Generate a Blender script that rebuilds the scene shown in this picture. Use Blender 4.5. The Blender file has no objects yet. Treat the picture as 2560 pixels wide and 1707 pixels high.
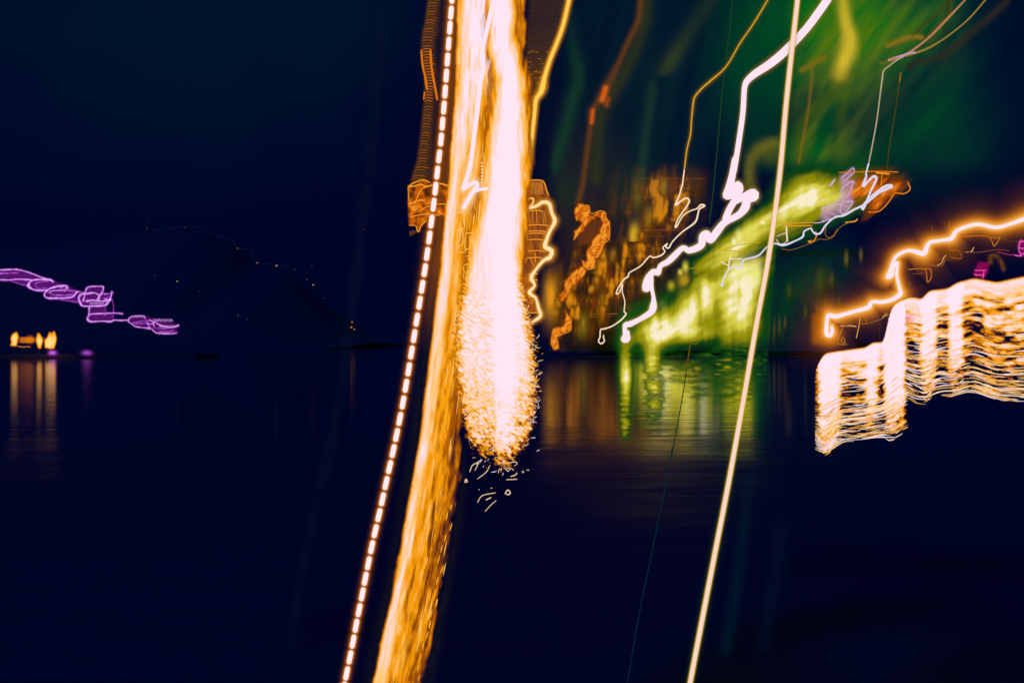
import bpy, math, random
import numpy as np
from mathutils import Vector

random.seed(7)
RNG = np.random.default_rng(7)
scene = bpy.context.scene
col = scene.collection

# ------------------------------------------------------------------ camera, sky, added blue fill lamp, exposure
H = 3.0                                   # eye height above the water, metres
F = 2560 * 35.0 / 36.0                    # focal length in photograph pixels
cam_d = bpy.data.cameras.new('camera')
cam_d.lens = 35; cam_d.sensor_width = 36
cam_d.clip_start = 0.1; cam_d.clip_end = 6000
cam = bpy.data.objects.new('camera', cam_d)
cam.location = (0, 0, H); cam.rotation_euler = (math.radians(90), 0, 0)
col.objects.link(cam); scene.camera = cam

def lin(c):
    out = []
    for v in c[:3]:
        v /= 255.0
        out.append(v / 12.92 if v <= .04045 else ((v + .055) / 1.055) ** 2.4)
    return tuple(out)

world = bpy.data.worlds.new('World'); scene.world = world; world.use_nodes = True
nt = world.node_tree; nt.nodes.clear()
wo = nt.nodes.new('ShaderNodeOutputWorld'); bg = nt.nodes.new('ShaderNodeBackground')
tc = nt.nodes.new('ShaderNodeTexCoord'); nz = nt.nodes.new('ShaderNodeTexNoise')
nz.inputs['Scale'].default_value = 2.6; nz.inputs['Detail'].default_value = 3; nz.inputs['Roughness'].default_value = .55
sep = nt.nodes.new('ShaderNodeSeparateXYZ')
rise = nt.nodes.new('ShaderNodeMapRange'); rise.interpolation_type = 'SMOOTHSTEP'
rise.inputs['From Min'].default_value = .08; rise.inputs['From Max'].default_value = .34
mul = nt.nodes.new('ShaderNodeMath'); mul.operation = 'MULTIPLY'
nr = nt.nodes.new('ShaderNodeMapRange'); nr.inputs['From Min'].default_value = .35; nr.inputs['From Max'].default_value = .62
mixc = nt.nodes.new('ShaderNodeMix'); mixc.data_type = 'RGBA'
mixc.inputs['A'].default_value = (*lin((0, 5, 38)), 1); mixc.inputs['B'].default_value = (*lin((0, 22, 46)), 1)
nt.links.new(tc.outputs['Generated'], nz.inputs['Vector']); nt.links.new(tc.outputs['Generated'], sep.inputs[0])
nt.links.new(sep.outputs['Z'], rise.inputs['Value']); nt.links.new(nz.outputs['Fac'], nr.inputs['Value'])
nt.links.new(rise.outputs['Result'], mul.inputs[0]); nt.links.new(nr.outputs['Result'], mul.inputs[1])
nt.links.new(mul.outputs[0], mixc.inputs['Factor']); nt.links.new(mixc.outputs['Result'], bg.inputs['Color'])
bg.inputs['Strength'].default_value = 1.0
nt.links.new(bg.outputs[0], wo.inputs['Surface'])

fill_d = bpy.data.lights.new('blue_fill', 'SUN'); fill_d.energy = 0.5; fill_d.angle = math.radians(12)  # added fill, no moon in view: lifts the dark hill, walls and water
fill_d.color = (.01, .085, 1.0)
fill_lamp = bpy.data.objects.new('blue_fill', fill_d); fill_lamp.rotation_euler = (math.radians(42), 0, math.radians(-38))
col.objects.link(fill_lamp)

scene.view_settings.view_transform = 'Standard'; scene.view_settings.look = 'None'
scene.view_settings.exposure = 0; scene.view_settings.gamma = 1
scene.view_settings.use_curve_mapping = False
try:
    scene.cycles.max_bounces = 6; scene.cycles.volume_bounces = 0; scene.cycles.transparent_max_bounces = 32
except Exception:
    pass

# ------------------------------------------------------------------ helpers
def W(x, y, D):
    """photograph pixel -> point of the vertical plane D metres away"""
    return Vector(((x - 1280) / F * D, D, H - (y - 853.5) / F * D))

def Z(x0, y0, s, pts):
    return [(x0 + p[0] / s, y0 + p[1] / s) + tuple(p[2:]) for p in pts]

_m = {}
def em(c, strength=1.0):
    """self-luminous surface"""
    k = ('e', tuple(c), strength)
    if k not in _m:
        m = bpy.data.materials.new('glowing_%d_%d_%d' % tuple(c)); m.use_nodes = True
        n = m.node_tree; n.nodes.clear()
        o = n.nodes.new('ShaderNodeOutputMaterial'); e = n.nodes.new('ShaderNodeEmission')
        e.inputs['Color'].default_value = (*lin(c), 1); e.inputs['Strength'].default_value = strength
        n.links.new(e.outputs[0], o.inputs['Surface'])
        try: m.cycles.emission_sampling = 'NONE'
        except Exception: pass
        _m[k] = m
    return _m[k]

def vol(c, sigma, gain=1.0):
    """luminous gas of even density: glows with colour c, hides what is behind as it gets thicker"""
    k = ('v', tuple(c), round(sigma, 4), gain)
    if k not in _m:
        m = bpy.data.materials.new('luminous_gas_%d_%d_%d' % tuple(c)); m.use_nodes = True
        n = m.node_tree; n.nodes.clear()
        o = n.nodes.new('ShaderNodeOutputMaterial'); e = n.nodes.new('ShaderNodeEmission')
        a = n.nodes.new('ShaderNodeVolumeAbsorption'); ad = n.nodes.new('ShaderNodeAddShader')
        e.inputs['Color'].default_value = (*lin(c), 1); e.inputs['Strength'].default_value = sigma * gain
        a.inputs['Color'].default_value = (0, 0, 0, 1); a.inputs['Density'].default_value = sigma
        n.links.new(e.outputs[0], ad.inputs[0]); n.links.new(a.outputs[0], ad.inputs[1])
        n.links.new(ad.outputs[0], o.inputs['Volume'])
        try: m.cycles.homogeneous_volume = True
        except Exception: pass
        try: m.cycles.emission_sampling = 'NONE'
        except Exception: pass
        _m[k] = m
    return _m[k]

def matte(name, c, rough=.9):
    m = bpy.data.materials.new(name); m.use_nodes = True
    n = m.node_tree; b = n.nodes['Principled BSDF']
    t = n.nodes.new('ShaderNodeTexNoise'); t.inputs['Scale'].default_value = .35; t.inputs['Detail'].default_value = 6
    co = n.nodes.new('ShaderNodeTexCoord'); mx = n.nodes.new('ShaderNodeMix'); mx.data_type = 'RGBA'
    mx.inputs['A'].default_value = (*[v * .8 for v in c], 1); mx.inputs['B'].default_value = (*[v * 1.2 for v in c], 1)
    n.links.new(co.outputs['Object'], t.inputs['Vector']); n.links.new(t.outputs['Fac'], mx.inputs['Factor'])
    n.links.new(mx.outputs['Result'], b.inputs['Base Color']); b.inputs['Roughness'].default_value = rough
    b.inputs['Specular IOR Level'].default_value = .1
    return m

def mesh_obj(name, verts, faces, mat, parent=None, origin=(0, 0, 0), smooth=False):
    me = bpy.data.meshes.new(name)
    v = np.asarray(verts, dtype=np.float64) - np.asarray(origin, dtype=np.float64)
    me.from_pydata(v.tolist(), [], faces); me.update()
    if smooth:
        me.polygons.foreach_set('use_smooth', [True] * len(me.polygons))
    me.materials.append(mat)
    o = bpy.data.objects.new(name, me); col.objects.link(o)
    if parent is not None: o.parent = parent
    else: o.location = origin
    return o

def tag(o, label, cat, group=None, kind=None):
    if label: o['label'] = label
    if cat: o['category'] = cat
    if group: o['group'] = group
    if kind: o['kind'] = kind
    return o

class Thing:
    def __init__(self, name, x, y, D, label, cat, group=None):
        self.o = bpy.data.objects.new(name, None); col.objects.link(self.o)
        self.org = W(x, y, D); self.o.location = self.org; self.D = D
        tag(self.o, label, cat, group)
    def part(self, name, vf, mat, label=None, kind=None, parent=None):
        o = mesh_obj(name, vf[0], vf[1], mat, self.o if parent is None else parent, self.org)
        if label: o['label'] = label
        if kind: o['kind'] = kind
        return o

def smooth(pts, step=5.0):
    """Catmull-Rom through (x, y[, r]) points, resampled"""
    p = np.array([(q + (1.0,))[:3] if len(q) == 2 else q[:3] for q in pts], dtype=float)
    q = np.vstack([2 * p[0] - p[1], p, 2 * p[-1] - p[-2]])
    out = []
    for i in range(1, len(q) - 2):
        d = np.hypot(*(q[i + 1, :2] - q[i, :2])); n = max(1, int(math.ceil(d / step)))
        for k in range(n):
            t = k / n
            a, b, c, e = q[i - 1], q[i], q[i + 1], q[i + 2]
            m1 = (c - a) * .5; m2 = (e - b) * .5
            mm = d * 1.2 / (np.hypot(*(m1[:2])) + 1e-9); m1 = m1 * min(1, mm)
            mm = d * 1.2 / (np.hypot(*(m2[:2])) + 1e-9); m2 = m2 * min(1, mm)
            out.append((2 * t**3 - 3 * t**2 + 1) * b + (t**3 - 2 * t**2 + t) * m1 + (-2 * t**3 + 3 * t**2) * c + (t**3 - t**2) * m2)
    out.append(p[-1])
    return np.array(out)

def tube(pts, r, D, sides=6, sway=0.0, taper=.5, step=5.0, raw=False):
    """solid luminous strand along a path; r in photograph pixels at distance D (third coordinate scales it)"""
    p = np.asarray(pts, float) if raw else smooth(pts, step)
    n = len(p); s = D / F
    tx = np.gradient(p[:, 0]); ty = np.gradient(p[:, 1]); L = np.hypot(tx, ty) + 1e-9
    nx, ny = -ty / L, tx / L
    rad = r * p[:, 2]
    if taper < 1 and n > 2:
        rad = rad.copy(); rad[0] *= taper; rad[-1] *= taper
    yo = D + sway * np.sin(np.linspace(0, 5.0, n))
    V = []; Fc = []
    for i in range(n):
        k = yo[i] / F
        c = ((p[i, 0] - 1280) * k, yo[i], H - (p[i, 1] - 853.5) * k)
        for j in range(sides):
            a = 2 * math.pi * j / sides
            ca, sa = math.cos(a) * rad[i] * s, math.sin(a) * rad[i] * s
            V.append((c[0] + nx[i] * ca, c[1] + sa, c[2] - ny[i] * ca))
    for i in range(n - 1):
        for j in range(sides):
            a = i * sides + j; b = i * sides + (j + 1) % sides
            Fc.append((a, b, b + sides, a + sides))
    Fc.append(tuple(range(sides))[::-1]); Fc.append(tuple(range((n - 1) * sides, n * sides)))
    return V, Fc

def join(list_vf):
    V = []; Fc = []
    for v, f in list_vf:
        b = len(V); V += list(v); Fc += [tuple(i + b for i in q) for q in f]
    return V, Fc

def capsule(x0, y0, x1, y1, r, D, sides=8):
    d = math.hypot(x1 - x0, y1 - y0); ux, uy = (x1 - x0) / d, (y1 - y0) / d
    pts = []
    for a in (5, 30, 60, 90):
        a = math.radians(a); pts.append((x0 + ux * r * (1 - math.sin(a)) , y0 + uy * r * (1 - math.sin(a)), math.sin(math.radians(90)) * max(.12, math.cos(math.pi / 2 - a))))
    pts = [(x0 + ux * r * (1 - math.cos(a)), y0 + uy * r * (1 - math.cos(a)), max(.15, math.sin(a))) for a in (0.15, .55, 1.0, math.pi / 2)]
    pts += [(x1 - ux * r * (1 - math.cos(a)), y1 - uy * r * (1 - math.cos(a)), max(.15, math.sin(a))) for a in (math.pi / 2, 1.0, .55, .15)]
    return tube(pts, r, D, sides, raw=True, taper=1)

# smooth value noise
def vnoise(x, y, seed=0):
    x = np.asarray(x, float); y = np.asarray(y, float)
    xi = np.floor(x).astype(np.int64); yi = np.floor(y).astype(np.int64)
    fx = x - xi; fy = y - yi; fx = fx * fx * (3 - 2 * fx); fy = fy * fy * (3 - 2 * fy)
    def h(a, b):
        n = (a * 374761393 + b * 668265263 + seed * 974634777) & 0xffffffff
        n = ((n ^ (n >> 13)) * 1274126177) & 0xffffffff
        n = ((n ^ (n >> 16)) * 2246822519) & 0xffffffff
        return ((n >> 8) & 0xffff) / 65535.0
    return (h(xi, yi) * (1 - fx) + h(xi + 1, yi) * fx) * (1 - fy) + (h(xi, yi + 1) * (1 - fx) + h(xi + 1, yi + 1) * fx) * fy
def fnoise(x, y, seed=0, oct=3):
    s = 0; a = 1; t = 0
    for i in range(oct):
        s = s + a * vnoise(x * 2**i, y * 2**i, seed + i * 17); t += a; a *= .55
    return s / t
def sst(a, b, x):
    t = np.clip((x - a) / (b - a), 0, 1); return t * t * (3 - 2 * t)
def tab(t, soft=40):
    a = np.array(t, float)
    gx = np.arange(a[0, 0], a[-1, 0] + 1, 2.0); gy = np.interp(gx, a[:, 0], a[:, 1])
    w = 1 + 2 * max(1, int(soft / 2)); k = np.hanning(w + 2)[1:-1]; k /= k.sum()
    gy = np.convolve(np.pad(gy, w // 2, 'edge'), k, 'valid')
    return lambda y: np.interp(y, gx, gy)

def pdist(X, Y, pts):
    """distance to a path, and the width factor of the nearest place"""
    p = pts if isinstance(pts, np.ndarray) else smooth(pts, 14)
    best = np.full(X.shape, 1e9); wf = np.ones(X.shape)
    for i in range(len(p) - 1):
        ax, ay, bx, by = p[i, 0], p[i, 1], p[i + 1, 0], p[i + 1, 1]
        dx, dy = bx - ax, by - ay; L = dx * dx + dy * dy + 1e-9
        t = np.clip(((X - ax) * dx + (Y - ay) * dy) / L, 0, 1)
        d = np.hypot(X - ax - t * dx, Y - ay - t * dy)
        m = d < best; best = np.where(m, d, best); wf = np.where(m, p[i, 2] + t * (p[i + 1, 2] - p[i, 2]), wf)
    return best, wf
def gauss(X, Y, cx, cy, sx, sy, rot=0.0):
    c, s = math.cos(rot), math.sin(rot)
    u = (X - cx) * c + (Y - cy) * s; v = -(X - cx) * s + (Y - cy) * c
    return np.exp(-(u / sx) ** 2 - (v / sy) ** 2)
def bar(X, Y, cx, cy, hw, hh, soft=.5, slant=0.0):
    u = np.abs(X - cx + slant * (Y - cy)) / hw; v = np.abs(Y - cy) / hh
    return (1 - sst(1 - soft, 1 + soft * .4, u)) * (1 - sst(1 - soft * .7, 1 + soft * .3, v))

def body(box, step, fn, D, T=12.0, amax=.985):
    """closed body of gas; its thickness at each place follows the wanted density. returns (verts, faces), sigma"""
    x0, y0, x1, y1 = box
    xs = np.arange(x0, x1 + step, step); ys = np.arange(y0, y1 + step, step)
    X, Y = np.meshgrid(xs, ys)
    fd = max(3.0 * step, .08 * min(x1 - x0, y1 - y0))
    win = sst(0, fd, X - x0) * sst(0, fd, x1 - X) * sst(0, fd, Y - y0) * sst(0, fd, y1 - Y)
    a = np.clip(fn(X, Y) * win, 0, amax); px = D / F
    t = -np.log(1 - a) * T * px
    tmin = .004 * T * px
    keep = np.maximum.reduce([a[:-1, :-1], a[1:, :-1], a[:-1, 1:], a[1:, 1:]]) > .006
    t = np.maximum(t, tmin)
    ny, nx = X.shape
    idx = np.arange(ny * nx).reshape(ny, nx)
    N = ny * nx
    def pos(off):
        d = D + off
        return np.stack([(X - 1280) / F * D, d * np.ones_like(X), H - (Y - 853.5) / F * D], -1).reshape(-1, 3)
    V = np.vstack([pos(-t / 2), pos(t / 2)])
    A, B, C_, E = idx[:-1, :-1], idx[:-1, 1:], idx[1:, 1:], idx[1:, :-1]
    k = keep
    fr = np.stack([A[k], E[k], C_[k], B[k]], -1)          # seen from -Y: counter-clockwise
    bk = np.stack([A[k] + N, B[k] + N, C_[k] + N, E[k] + N], -1)
    q = [fr, bk]
    kp = np.pad(k, 1)
    up = k & ~kp[:-2, 1:-1]; dn = k & ~kp[2:, 1:-1]; lf = k & ~kp[1:-1, :-2]; rt = k & ~kp[1:-1, 2:]
    q.append(np.stack([A[up], B[up], B[up] + N, A[up] + N], -1))
    q.append(np.stack([C_[dn], E[dn], E[dn] + N, C_[dn] + N], -1))
    q.append(np.stack([E[lf], A[lf], A[lf] + N, E[lf] + N], -1))
    q.append(np.stack([B[rt], C_[rt], C_[rt] + N, B[rt] + N], -1))
    Fq = np.vstack(q)
    used = np.unique(Fq); remap = np.full(2 * N, -1); remap[used] = np.arange(len(used))
    return (V[used], remap[Fq].tolist()), 1.0 / (T * px)

def glow(th, name, color, box, step, fn, D=None, T=12.0, amax=.985, label=None, kind=None, gain=1.0):
    D = th.D if D is None else D
    vf, sg = body(box, step, fn, D, T, amax)
    if not len(vf[1]): return None
    return th.part(name, vf, vol(color, sg, gain), label, kind)

def burn(th, box, step, fn, lut, D=None, T=9.0, names=None, gain=1.0):
    """nested sheets of gas, hotter and whiter towards the thick middle of a flame"""
    D = th.D if D is None else D
    for k, (nm, c, lo, hi, mx) in enumerate(lut):
        glow(th, nm, c, box, step, lambda X, Y: mx * sst(lo, hi, fn(X, Y)), D=D * (1 - .013 * k), T=T, gain=gain, kind='stuff' if nm in ('white_sheet', 'pink_sheet', 'pale_sheet') else None)
FIRE = [('brown_sheet', (156, 76, 2), .03, .24, .96), ('orange_sheet', (252, 160, 14), .17, .44, .97), ('peach_sheet', (255, 202, 122), .42, .66, .96), ('pink_sheet', (255, 214, 200), .62, .83, .96), ('white_sheet', (255, 230, 244), .81, .99, .985)]
LEAF = [('green_sheet', (16, 70, 16), .02, .26, .9), ('olive_sheet', (152, 146, 8), .2, .5, .95), ('yellow_sheet', (222, 212, 76), .46, .76, .95), ('pale_sheet', (252, 238, 205), .74, 1.0, .95)]
SHORE = [('green_sheet', (14, 74, 12), .02, .26, .9), ('olive_sheet', (190, 176, 6), .2, .5, .95), ('yellow_sheet', (222, 204, 60), .46, .76, .95), ('pale_sheet', (246, 232, 160), .74, 1.0, .95)]
EMBER = [('brown_sheet', (110, 52, 6), .05, .4, .9), ('orange_sheet', (206, 96, 10), .34, .66, .95), ('bright_sheet', (246, 156, 44), .64, .95, .95)]
WHITE = (255, 229, 243); PEACH = (255, 207, 158); ORANGE = (255, 165, 28); DEEP = (222, 118, 8); BROWN = (150, 78, 14)
GOLD = (240, 195, 60); YEL = (206, 192, 40); PALE = (238, 236, 140); LAV = (226, 168, 245); VIO = (140, 40, 165)

# ------------------------------------------------------------------ water, shore, hills
def water_mat():
    m = bpy.data.materials.new('night_water'); m.use_nodes = True
    n = m.node_tree; b = n.nodes['Principled BSDF']
    b.inputs['Base Color'].default_value = (.004, .035, .105, 1); b.inputs['Roughness'].default_value = .12
    b.inputs['IOR'].default_value = 1.36
    co = n.nodes.new('ShaderNodeTexCoord'); mp = n.nodes.new('ShaderNodeMapping'); mp.inputs['Scale'].default_value = (.7, 1.5, 1)
    t1 = n.nodes.new('ShaderNodeTexNoise'); t1.inputs['Scale'].default_value = .55; t1.inputs['Detail'].default_value = 5
    t2 = n.nodes.new('ShaderNodeTexNoise'); t2.inputs['Scale'].default_value = 2.6; t2.inputs['Detail'].default_value = 3
    ad = n.nodes.new('ShaderNodeMath'); ad.operation = 'MULTIPLY_ADD'; ad.inputs[1].default_value = .25
    bp = n.nodes.new('ShaderNodeBump'); bp.inputs['Strength'].default_value = .12; bp.inputs['Distance'].default_value = .14
    n.links.new(co.outputs['Object'], mp.inputs['Vector'])
    n.links.new(mp.outputs[0], t1.inputs['Vector']); n.links.new(mp.outputs[0], t2.inputs['Vector'])
    n.links.new(t2.outputs['Fac'], ad.inputs[0]); n.links.new(t1.outputs['Fac'], ad.inputs[2])
    # wind: open water this side of the lee of the shore is ruffled and loses its gloss
    sp = n.nodes.new('ShaderNodeSeparateXYZ'); n.links.new(co.outputs['Object'], sp.inputs[0])
    t3 = n.nodes.new('ShaderNodeTexNoise'); t3.inputs['Scale'].default_value = .16; t3.inputs['Detail'].default_value = 4
    n.links.new(co.outputs['Object'], t3.inputs['Vector'])
    wy = n.nodes.new('ShaderNodeMath'); wy.operation = 'MULTIPLY_ADD'; wy.inputs[1].default_value = 22
    n.links.new(t3.outputs['Fac'], wy.inputs[0]); n.links.new(sp.outputs['Y'], wy.inputs[2])
    rr = n.nodes.new('ShaderNodeMapRange'); rr.interpolation_type = 'SMOOTHSTEP'
    rr.inputs['From Min'].default_value = 18; rr.inputs['From Max'].default_value = 47; rr.inputs['To Min'].default_value = .75; rr.inputs['To Max'].default_value = .09
    n.links.new(wy.outputs[0], rr.inputs['Value']); n.links.new(rr.outputs['Result'], b.inputs['Roughness'])
    rs = n.nodes.new('ShaderNodeMapRange'); rs.inputs['From Min'].default_value = .09; rs.inputs['From Max'].default_value = .75; rs.inputs['To Min'].default_value = .13; rs.inputs['To Max'].default_value = .6
    n.links.new(rr.outputs['Result'], rs.inputs['Value']); n.links.new(rs.outputs['Result'], bp.inputs['Strength'])
    n.links.new(ad.outputs[0], bp.inputs['Height']); n.links.new(bp.outputs[0], b.inputs['Normal'])
    return m
xs = np.linspace(-1, 1, 41); xs = np.sign(xs) * np.abs(xs) ** 2 * 2500
ys = np.concatenate([np.linspace(-40, 60, 26), np.linspace(70, 340, 28), np.linspace(400, 4000, 12)])
V = [(x, y, 0) for y in ys for x in xs]; nxs = len(xs)
Fc = [(j * nxs + i, j * nxs + i + 1, (j + 1) * nxs + i + 1, (j + 1) * nxs + i) for j in range(len(ys) - 1) for i in range(nxs - 1)]
tag(mesh_obj('water', V, Fc, water_mat()), 'dark navy harbour water with small ripples', None, kind='structure')

earth = matte('dark_hillside', (.055, .115, .132))
stone = matte('dark_quay_stone', (.1, .11, .12))
plaster = matte('unlit_plaster', (.16, .18, .22))
def terrain(name, ridge, D0, D1, D2, label):
    """ridge: photograph silhouette at distance D1; rises from the water at D0, falls behind to D2"""
    rows = []
    rp = np.array(ridge, float); xs = np.arange(rp[0, 0], rp[-1, 0] + 1, 18.0)
    yr = np.interp(xs, rp[:, 0], rp[:, 1])
    top = H - (yr - 853.5) / F * D1
    wx = (xs - 1280) / F * D1
    for k in range(13):
        f = k / 12
        if f <= .7:
            g = f / .7; D = D0 + (D1 - D0) * g; h = top * (g ** 1.25)
        else:
            g = (f - .7) / .3; D = D1 + (D2 - D1) * g; h = top * (1 - g) + 0 * g
        wob = (fnoise(wx / 22, np.full_like(wx, D / 22), 5) - .5) * 1.6 * min(1, f * 3) * (1 if f != .7 else .2)
        rows.append([(wx[i], D, max(-.6, h[i] + wob[i]) if f > 0 else -.6) for i in range(len(xs))])
    V = [p for r in rows for p in r]; n = len(xs)
    Fc = [(j * n + i, j * n + i + 1, (j + 1) * n + i + 1, (j + 1) * n + i) for j in range(len(rows) - 1) for i in range(n - 1)]
    return tag(mesh_obj(name, V, Fc, earth, smooth=True), label, None, kind='structure')
terrain('hill', [(-900, 640), (-300, 600), (0, 610), (200, 590), (390, 560), (460, 564), (520, 566), (600, 604), (640, 655), (690, 665), (740, 680), (800, 740), (860, 800), (900, 835), (960, 858)],
        340, 520, 700, 'dark wooded hill beyond the water')
terrain('hillside', [(1340, 845), (1450, 640), (1600, 520), (1800, 480), (2060, 470), (2250, 500), (2420, 560), (2700, 600), (3600, 700)],
        215, 300, 420, 'dark hillside behind the lit shore')
def box(x0, x1, y0, y1, z0, z1):
    v = [(x, y, z) for z in (z0, z1) for y in (y0, y1) for x in (x0, x1)]
    return v, [(0, 2, 3, 1), (4, 5, 7, 6), (0, 1, 5, 4), (1, 3, 7, 5), (3, 2, 6, 7), (2, 0, 4, 6)]
vf = box(5, 260, 186, 216, -1, .16)
tag(mesh_obj('quay', *vf, stone), 'long low dark quay of the right shore', None, kind='structure')
vf = box(-150, -56, 177, 190, -1, .7)
tag(mesh_obj('jetty', *vf, stone), 'low dark jetty under the amber lamps', None, kind='structure')

exec_parts = []
# ------------------------------------------------------------------ left shore: amber lamps and purple trail
LP = [('leftmost amber flame lamp with a rounded tip at the end of the row', [(115, 1030), (125, 1000), (118, 965), (130, 930), (158, 908), (168, 945), (160, 990), (150, 1032)]),
      ('slender pointed amber flame lamp standing alone mid row', [(385, 1055), (378, 1030), (362, 985), (378, 918), (408, 970), (404, 1005), (390, 1056)]),
      ('broad pale amber flame lamp with two tips right of the slender one', [(450, 1050), (448, 985), (478, 950), (492, 910), (508, 960), (512, 1010), (500, 1060)]),
      ('tall thin amber flame lamp at the right end of the row', [(505, 1050), (512, 950), (528, 902), (541, 960), (536, 1005), (520, 1060)])]
def inside(X, Y, poly):
    c = np.zeros(X.shape, bool); n = len(poly)
    for i in range(n):
        x1, y1 = poly[i]; x2, y2 = poly[(i + 1) % n]
        if y1 == y2: continue
        c ^= ((y1 > Y) != (y2 > Y)) & (X < (x2 - x1) * (Y - y1) / (y2 - y1) + x1)
    return c
def polyfield(X, Y, poly, soft):
    p = np.array([(x, y, 1.0) for x, y in list(poly) + [poly[0]]])
    d, _ = pdist(X, Y, p); s = np.where(inside(X, Y, poly), d, -d)
    return sst(-soft, soft, s)
for i, (lb, pl) in enumerate(LP):
    q = Z(0, 600, 3.92, pl); cx = sum(p[0] for p in q) / len(q); by = max(p[1] for p in q)
    x0 = min(p[0] for p in q) - 8; x1 = max(p[0] for p in q) + 8; y0 = min(p[1] for p in q) - 8
    D = 178 + i * .4
    t = Thing('amber_lamp', cx, by + 6, D, lb, 'lamp', 'amber lamps on the jetty')
    t.part('post', tube([(cx, by + 22), (cx, by - 4)], .9, D, 6), stone)
    burn(t, (x0, y0, x1, by + 8), 1.4, lambda X, Y: .8 * polyfield(X, Y, q, 5.5) * (.75 + .4 * fnoise(X / 3, Y / 9, 12)), FIRE[:3], T=5, gain=1.25)
t = Thing('light_strip', 62, 862, 179.4, 'dim amber bar of light low between the flame lamps', 'light strip')
glow(t, 'glow_bar', DEEP, (36, 834, 118, 870), 1.5, lambda X, Y: .75 * bar(X, Y, 66, 850, 19, 7.5, .5) + .5 * gauss(X, Y, 75, 848, 7, 8) + .25 * bar(X, Y, 97, 849, 20, 6, .6), T=5)
t.part('wire', tube(Z(0, 600, 3.92, [(170, 1040), (230, 1048), (280, 1043), (302, 1054)]), 1.0, 179.4, 6), em(DEEP))

D = 8.4
t = Thing('purple_light_trail', 210, 835, D, 'purple zigzag light trail of linked loops descending across the left', 'light trail')
zz = lambda pts: Z(0, 600, 3.92, pts)
glow(t, 'veil', (112, 28, 132), (-14, 665, 300, 765), 2.5, lambda X, Y: .78 * polyfield(X, Y, zz([(-60, 290), (180, 292), (320, 335), (480, 385), (640, 445), (800, 510), (860, 520), (860, 630), (700, 605), (560, 580), (420, 510), (250, 450), (110, 405), (-60, 400)]), 3) * (.45 + .55 * fnoise((X + Y * .3) / 40, Y / 4, 3)), T=8)
glow(t, 'veil', (112, 28, 132), (190, 700, 320, 812), 2.5, lambda X, Y: .7 * polyfield(X, Y, zz([(845, 460), (1010, 452), (1020, 530), (1095, 515), (1050, 620), (1035, 700), (1200, 715), (1110, 730), (1105, 790), (870, 800), (860, 740), (875, 640), (780, 600)]), 3) * (.4 + .6 * fnoise(X / 5, Y / 22, 4)), T=8)
glow(t, 'veil', (112, 28, 132), (310, 780, 456, 840), 2.5, lambda X, Y: .6 * polyfield(X, Y, zz([(1260, 790), (1290, 745), (1420, 745), (1500, 770), (1660, 780), (1745, 840), (1720, 915), (1540, 912), (1480, 870), (1340, 850)]), 3) * (.3 + .7 * fnoise(X / 5, Y / 5, 6)), T=8)
PUR = [([(-60, 296), (90, 290), (190, 293), (320, 332), (420, 372), (515, 400)], 2.0), ([(-60, 330), (80, 325), (180, 322)], 1.2), ([(-60, 385), (80, 392), (180, 384), (280, 390), (330, 392)], 2.0), ([(100, 402), (180, 425), (262, 450)], 1.0),
       ([(518, 405), (480, 388), (330, 392), (285, 420), (275, 450), (320, 482), (400, 495), (480, 485)], 2.6), ([(345, 450), (350, 425), (400, 410), (470, 402)], 1.3), ([(345, 450), (380, 475), (460, 470)], 1.3),
       ([(660, 470), (655, 450), (560, 455), (480, 480), (440, 520), (435, 545), (470, 570), (560, 570), (700, 560), (755, 510)], 2.4), ([(480, 520), (500, 500), (610, 492), (635, 500), (645, 470)], 1.6), ([(490, 515), (520, 535), (650, 540), (740, 525)], 1.4), ([(560, 455), (650, 490), (760, 505), (840, 520)], 1.3), ([(460, 572), (600, 585), (780, 612)], 1.0),
       ([(840, 515), (785, 540), (770, 570), (800, 640), (830, 648), (1020, 642), (1060, 610), (1085, 560), (1097, 512)], 2.4), ([(815, 600), (840, 500), (865, 462), (1008, 454), (1012, 480), (995, 525), (960, 570), (955, 590)], 1.8), ([(820, 530), (920, 518), (975, 545), (970, 575)], 2.2), ([(850, 600), (900, 590), (1030, 600), (1060, 590), (1020, 575)], 2.0), ([(1020, 530), (1090, 525)], 1.4), ([(1035, 570), (1060, 560), (1092, 545)], 1.3),
       ([(875, 650), (872, 730), (857, 768), (880, 798), (990, 795), (1090, 798), (1110, 785), (1180, 788), (1250, 785)], 2.0), ([(870, 740), (900, 725), (1020, 720), (1130, 715), (1200, 722)], 1.7), ([(1022, 745), (1035, 725), (1180, 716)], 1.4), ([(1032, 650), (1030, 712)], .8), ([(1108, 780), (1112, 640), (1090, 570)], .7),
       ([(1420, 765), (1410, 745), (1300, 748), (1262, 775), (1258, 800), (1290, 820), (1330, 848), (1480, 868)], 1.6), ([(1300, 815), (1420, 790), (1500, 792)], 1.2), ([(1320, 825), (1430, 815), (1490, 825)], 1.2), ([(1440, 800), (1460, 850), (1500, 880)], 1.3), ([(1430, 815), (1480, 825), (1500, 805), (1470, 785)], 1.6),
       ([(1505, 800), (1540, 790), (1560, 775)], 1.3), ([(1510, 850), (1505, 800), (1560, 830), (1640, 855), (1700, 855), (1748, 835)], 1.7), ([(1485, 870), (1510, 895), (1540, 912), (1700, 916), (1730, 908)], 1.8), ([(1545, 895), (1660, 897), (1695, 885)], 1.2), ([(1500, 862), (1600, 868), (1690, 862)], 1.1)]
PL = [('dark_sheet', (74, 16, 88), .03, .26, .9), ('violet_sheet', (138, 50, 166), .26, .56, .95), ('lilac_sheet', (206, 134, 238), .52, .8, .95), ('white_sheet', (246, 214, 252), .8, 1.05, .95)]
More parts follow.
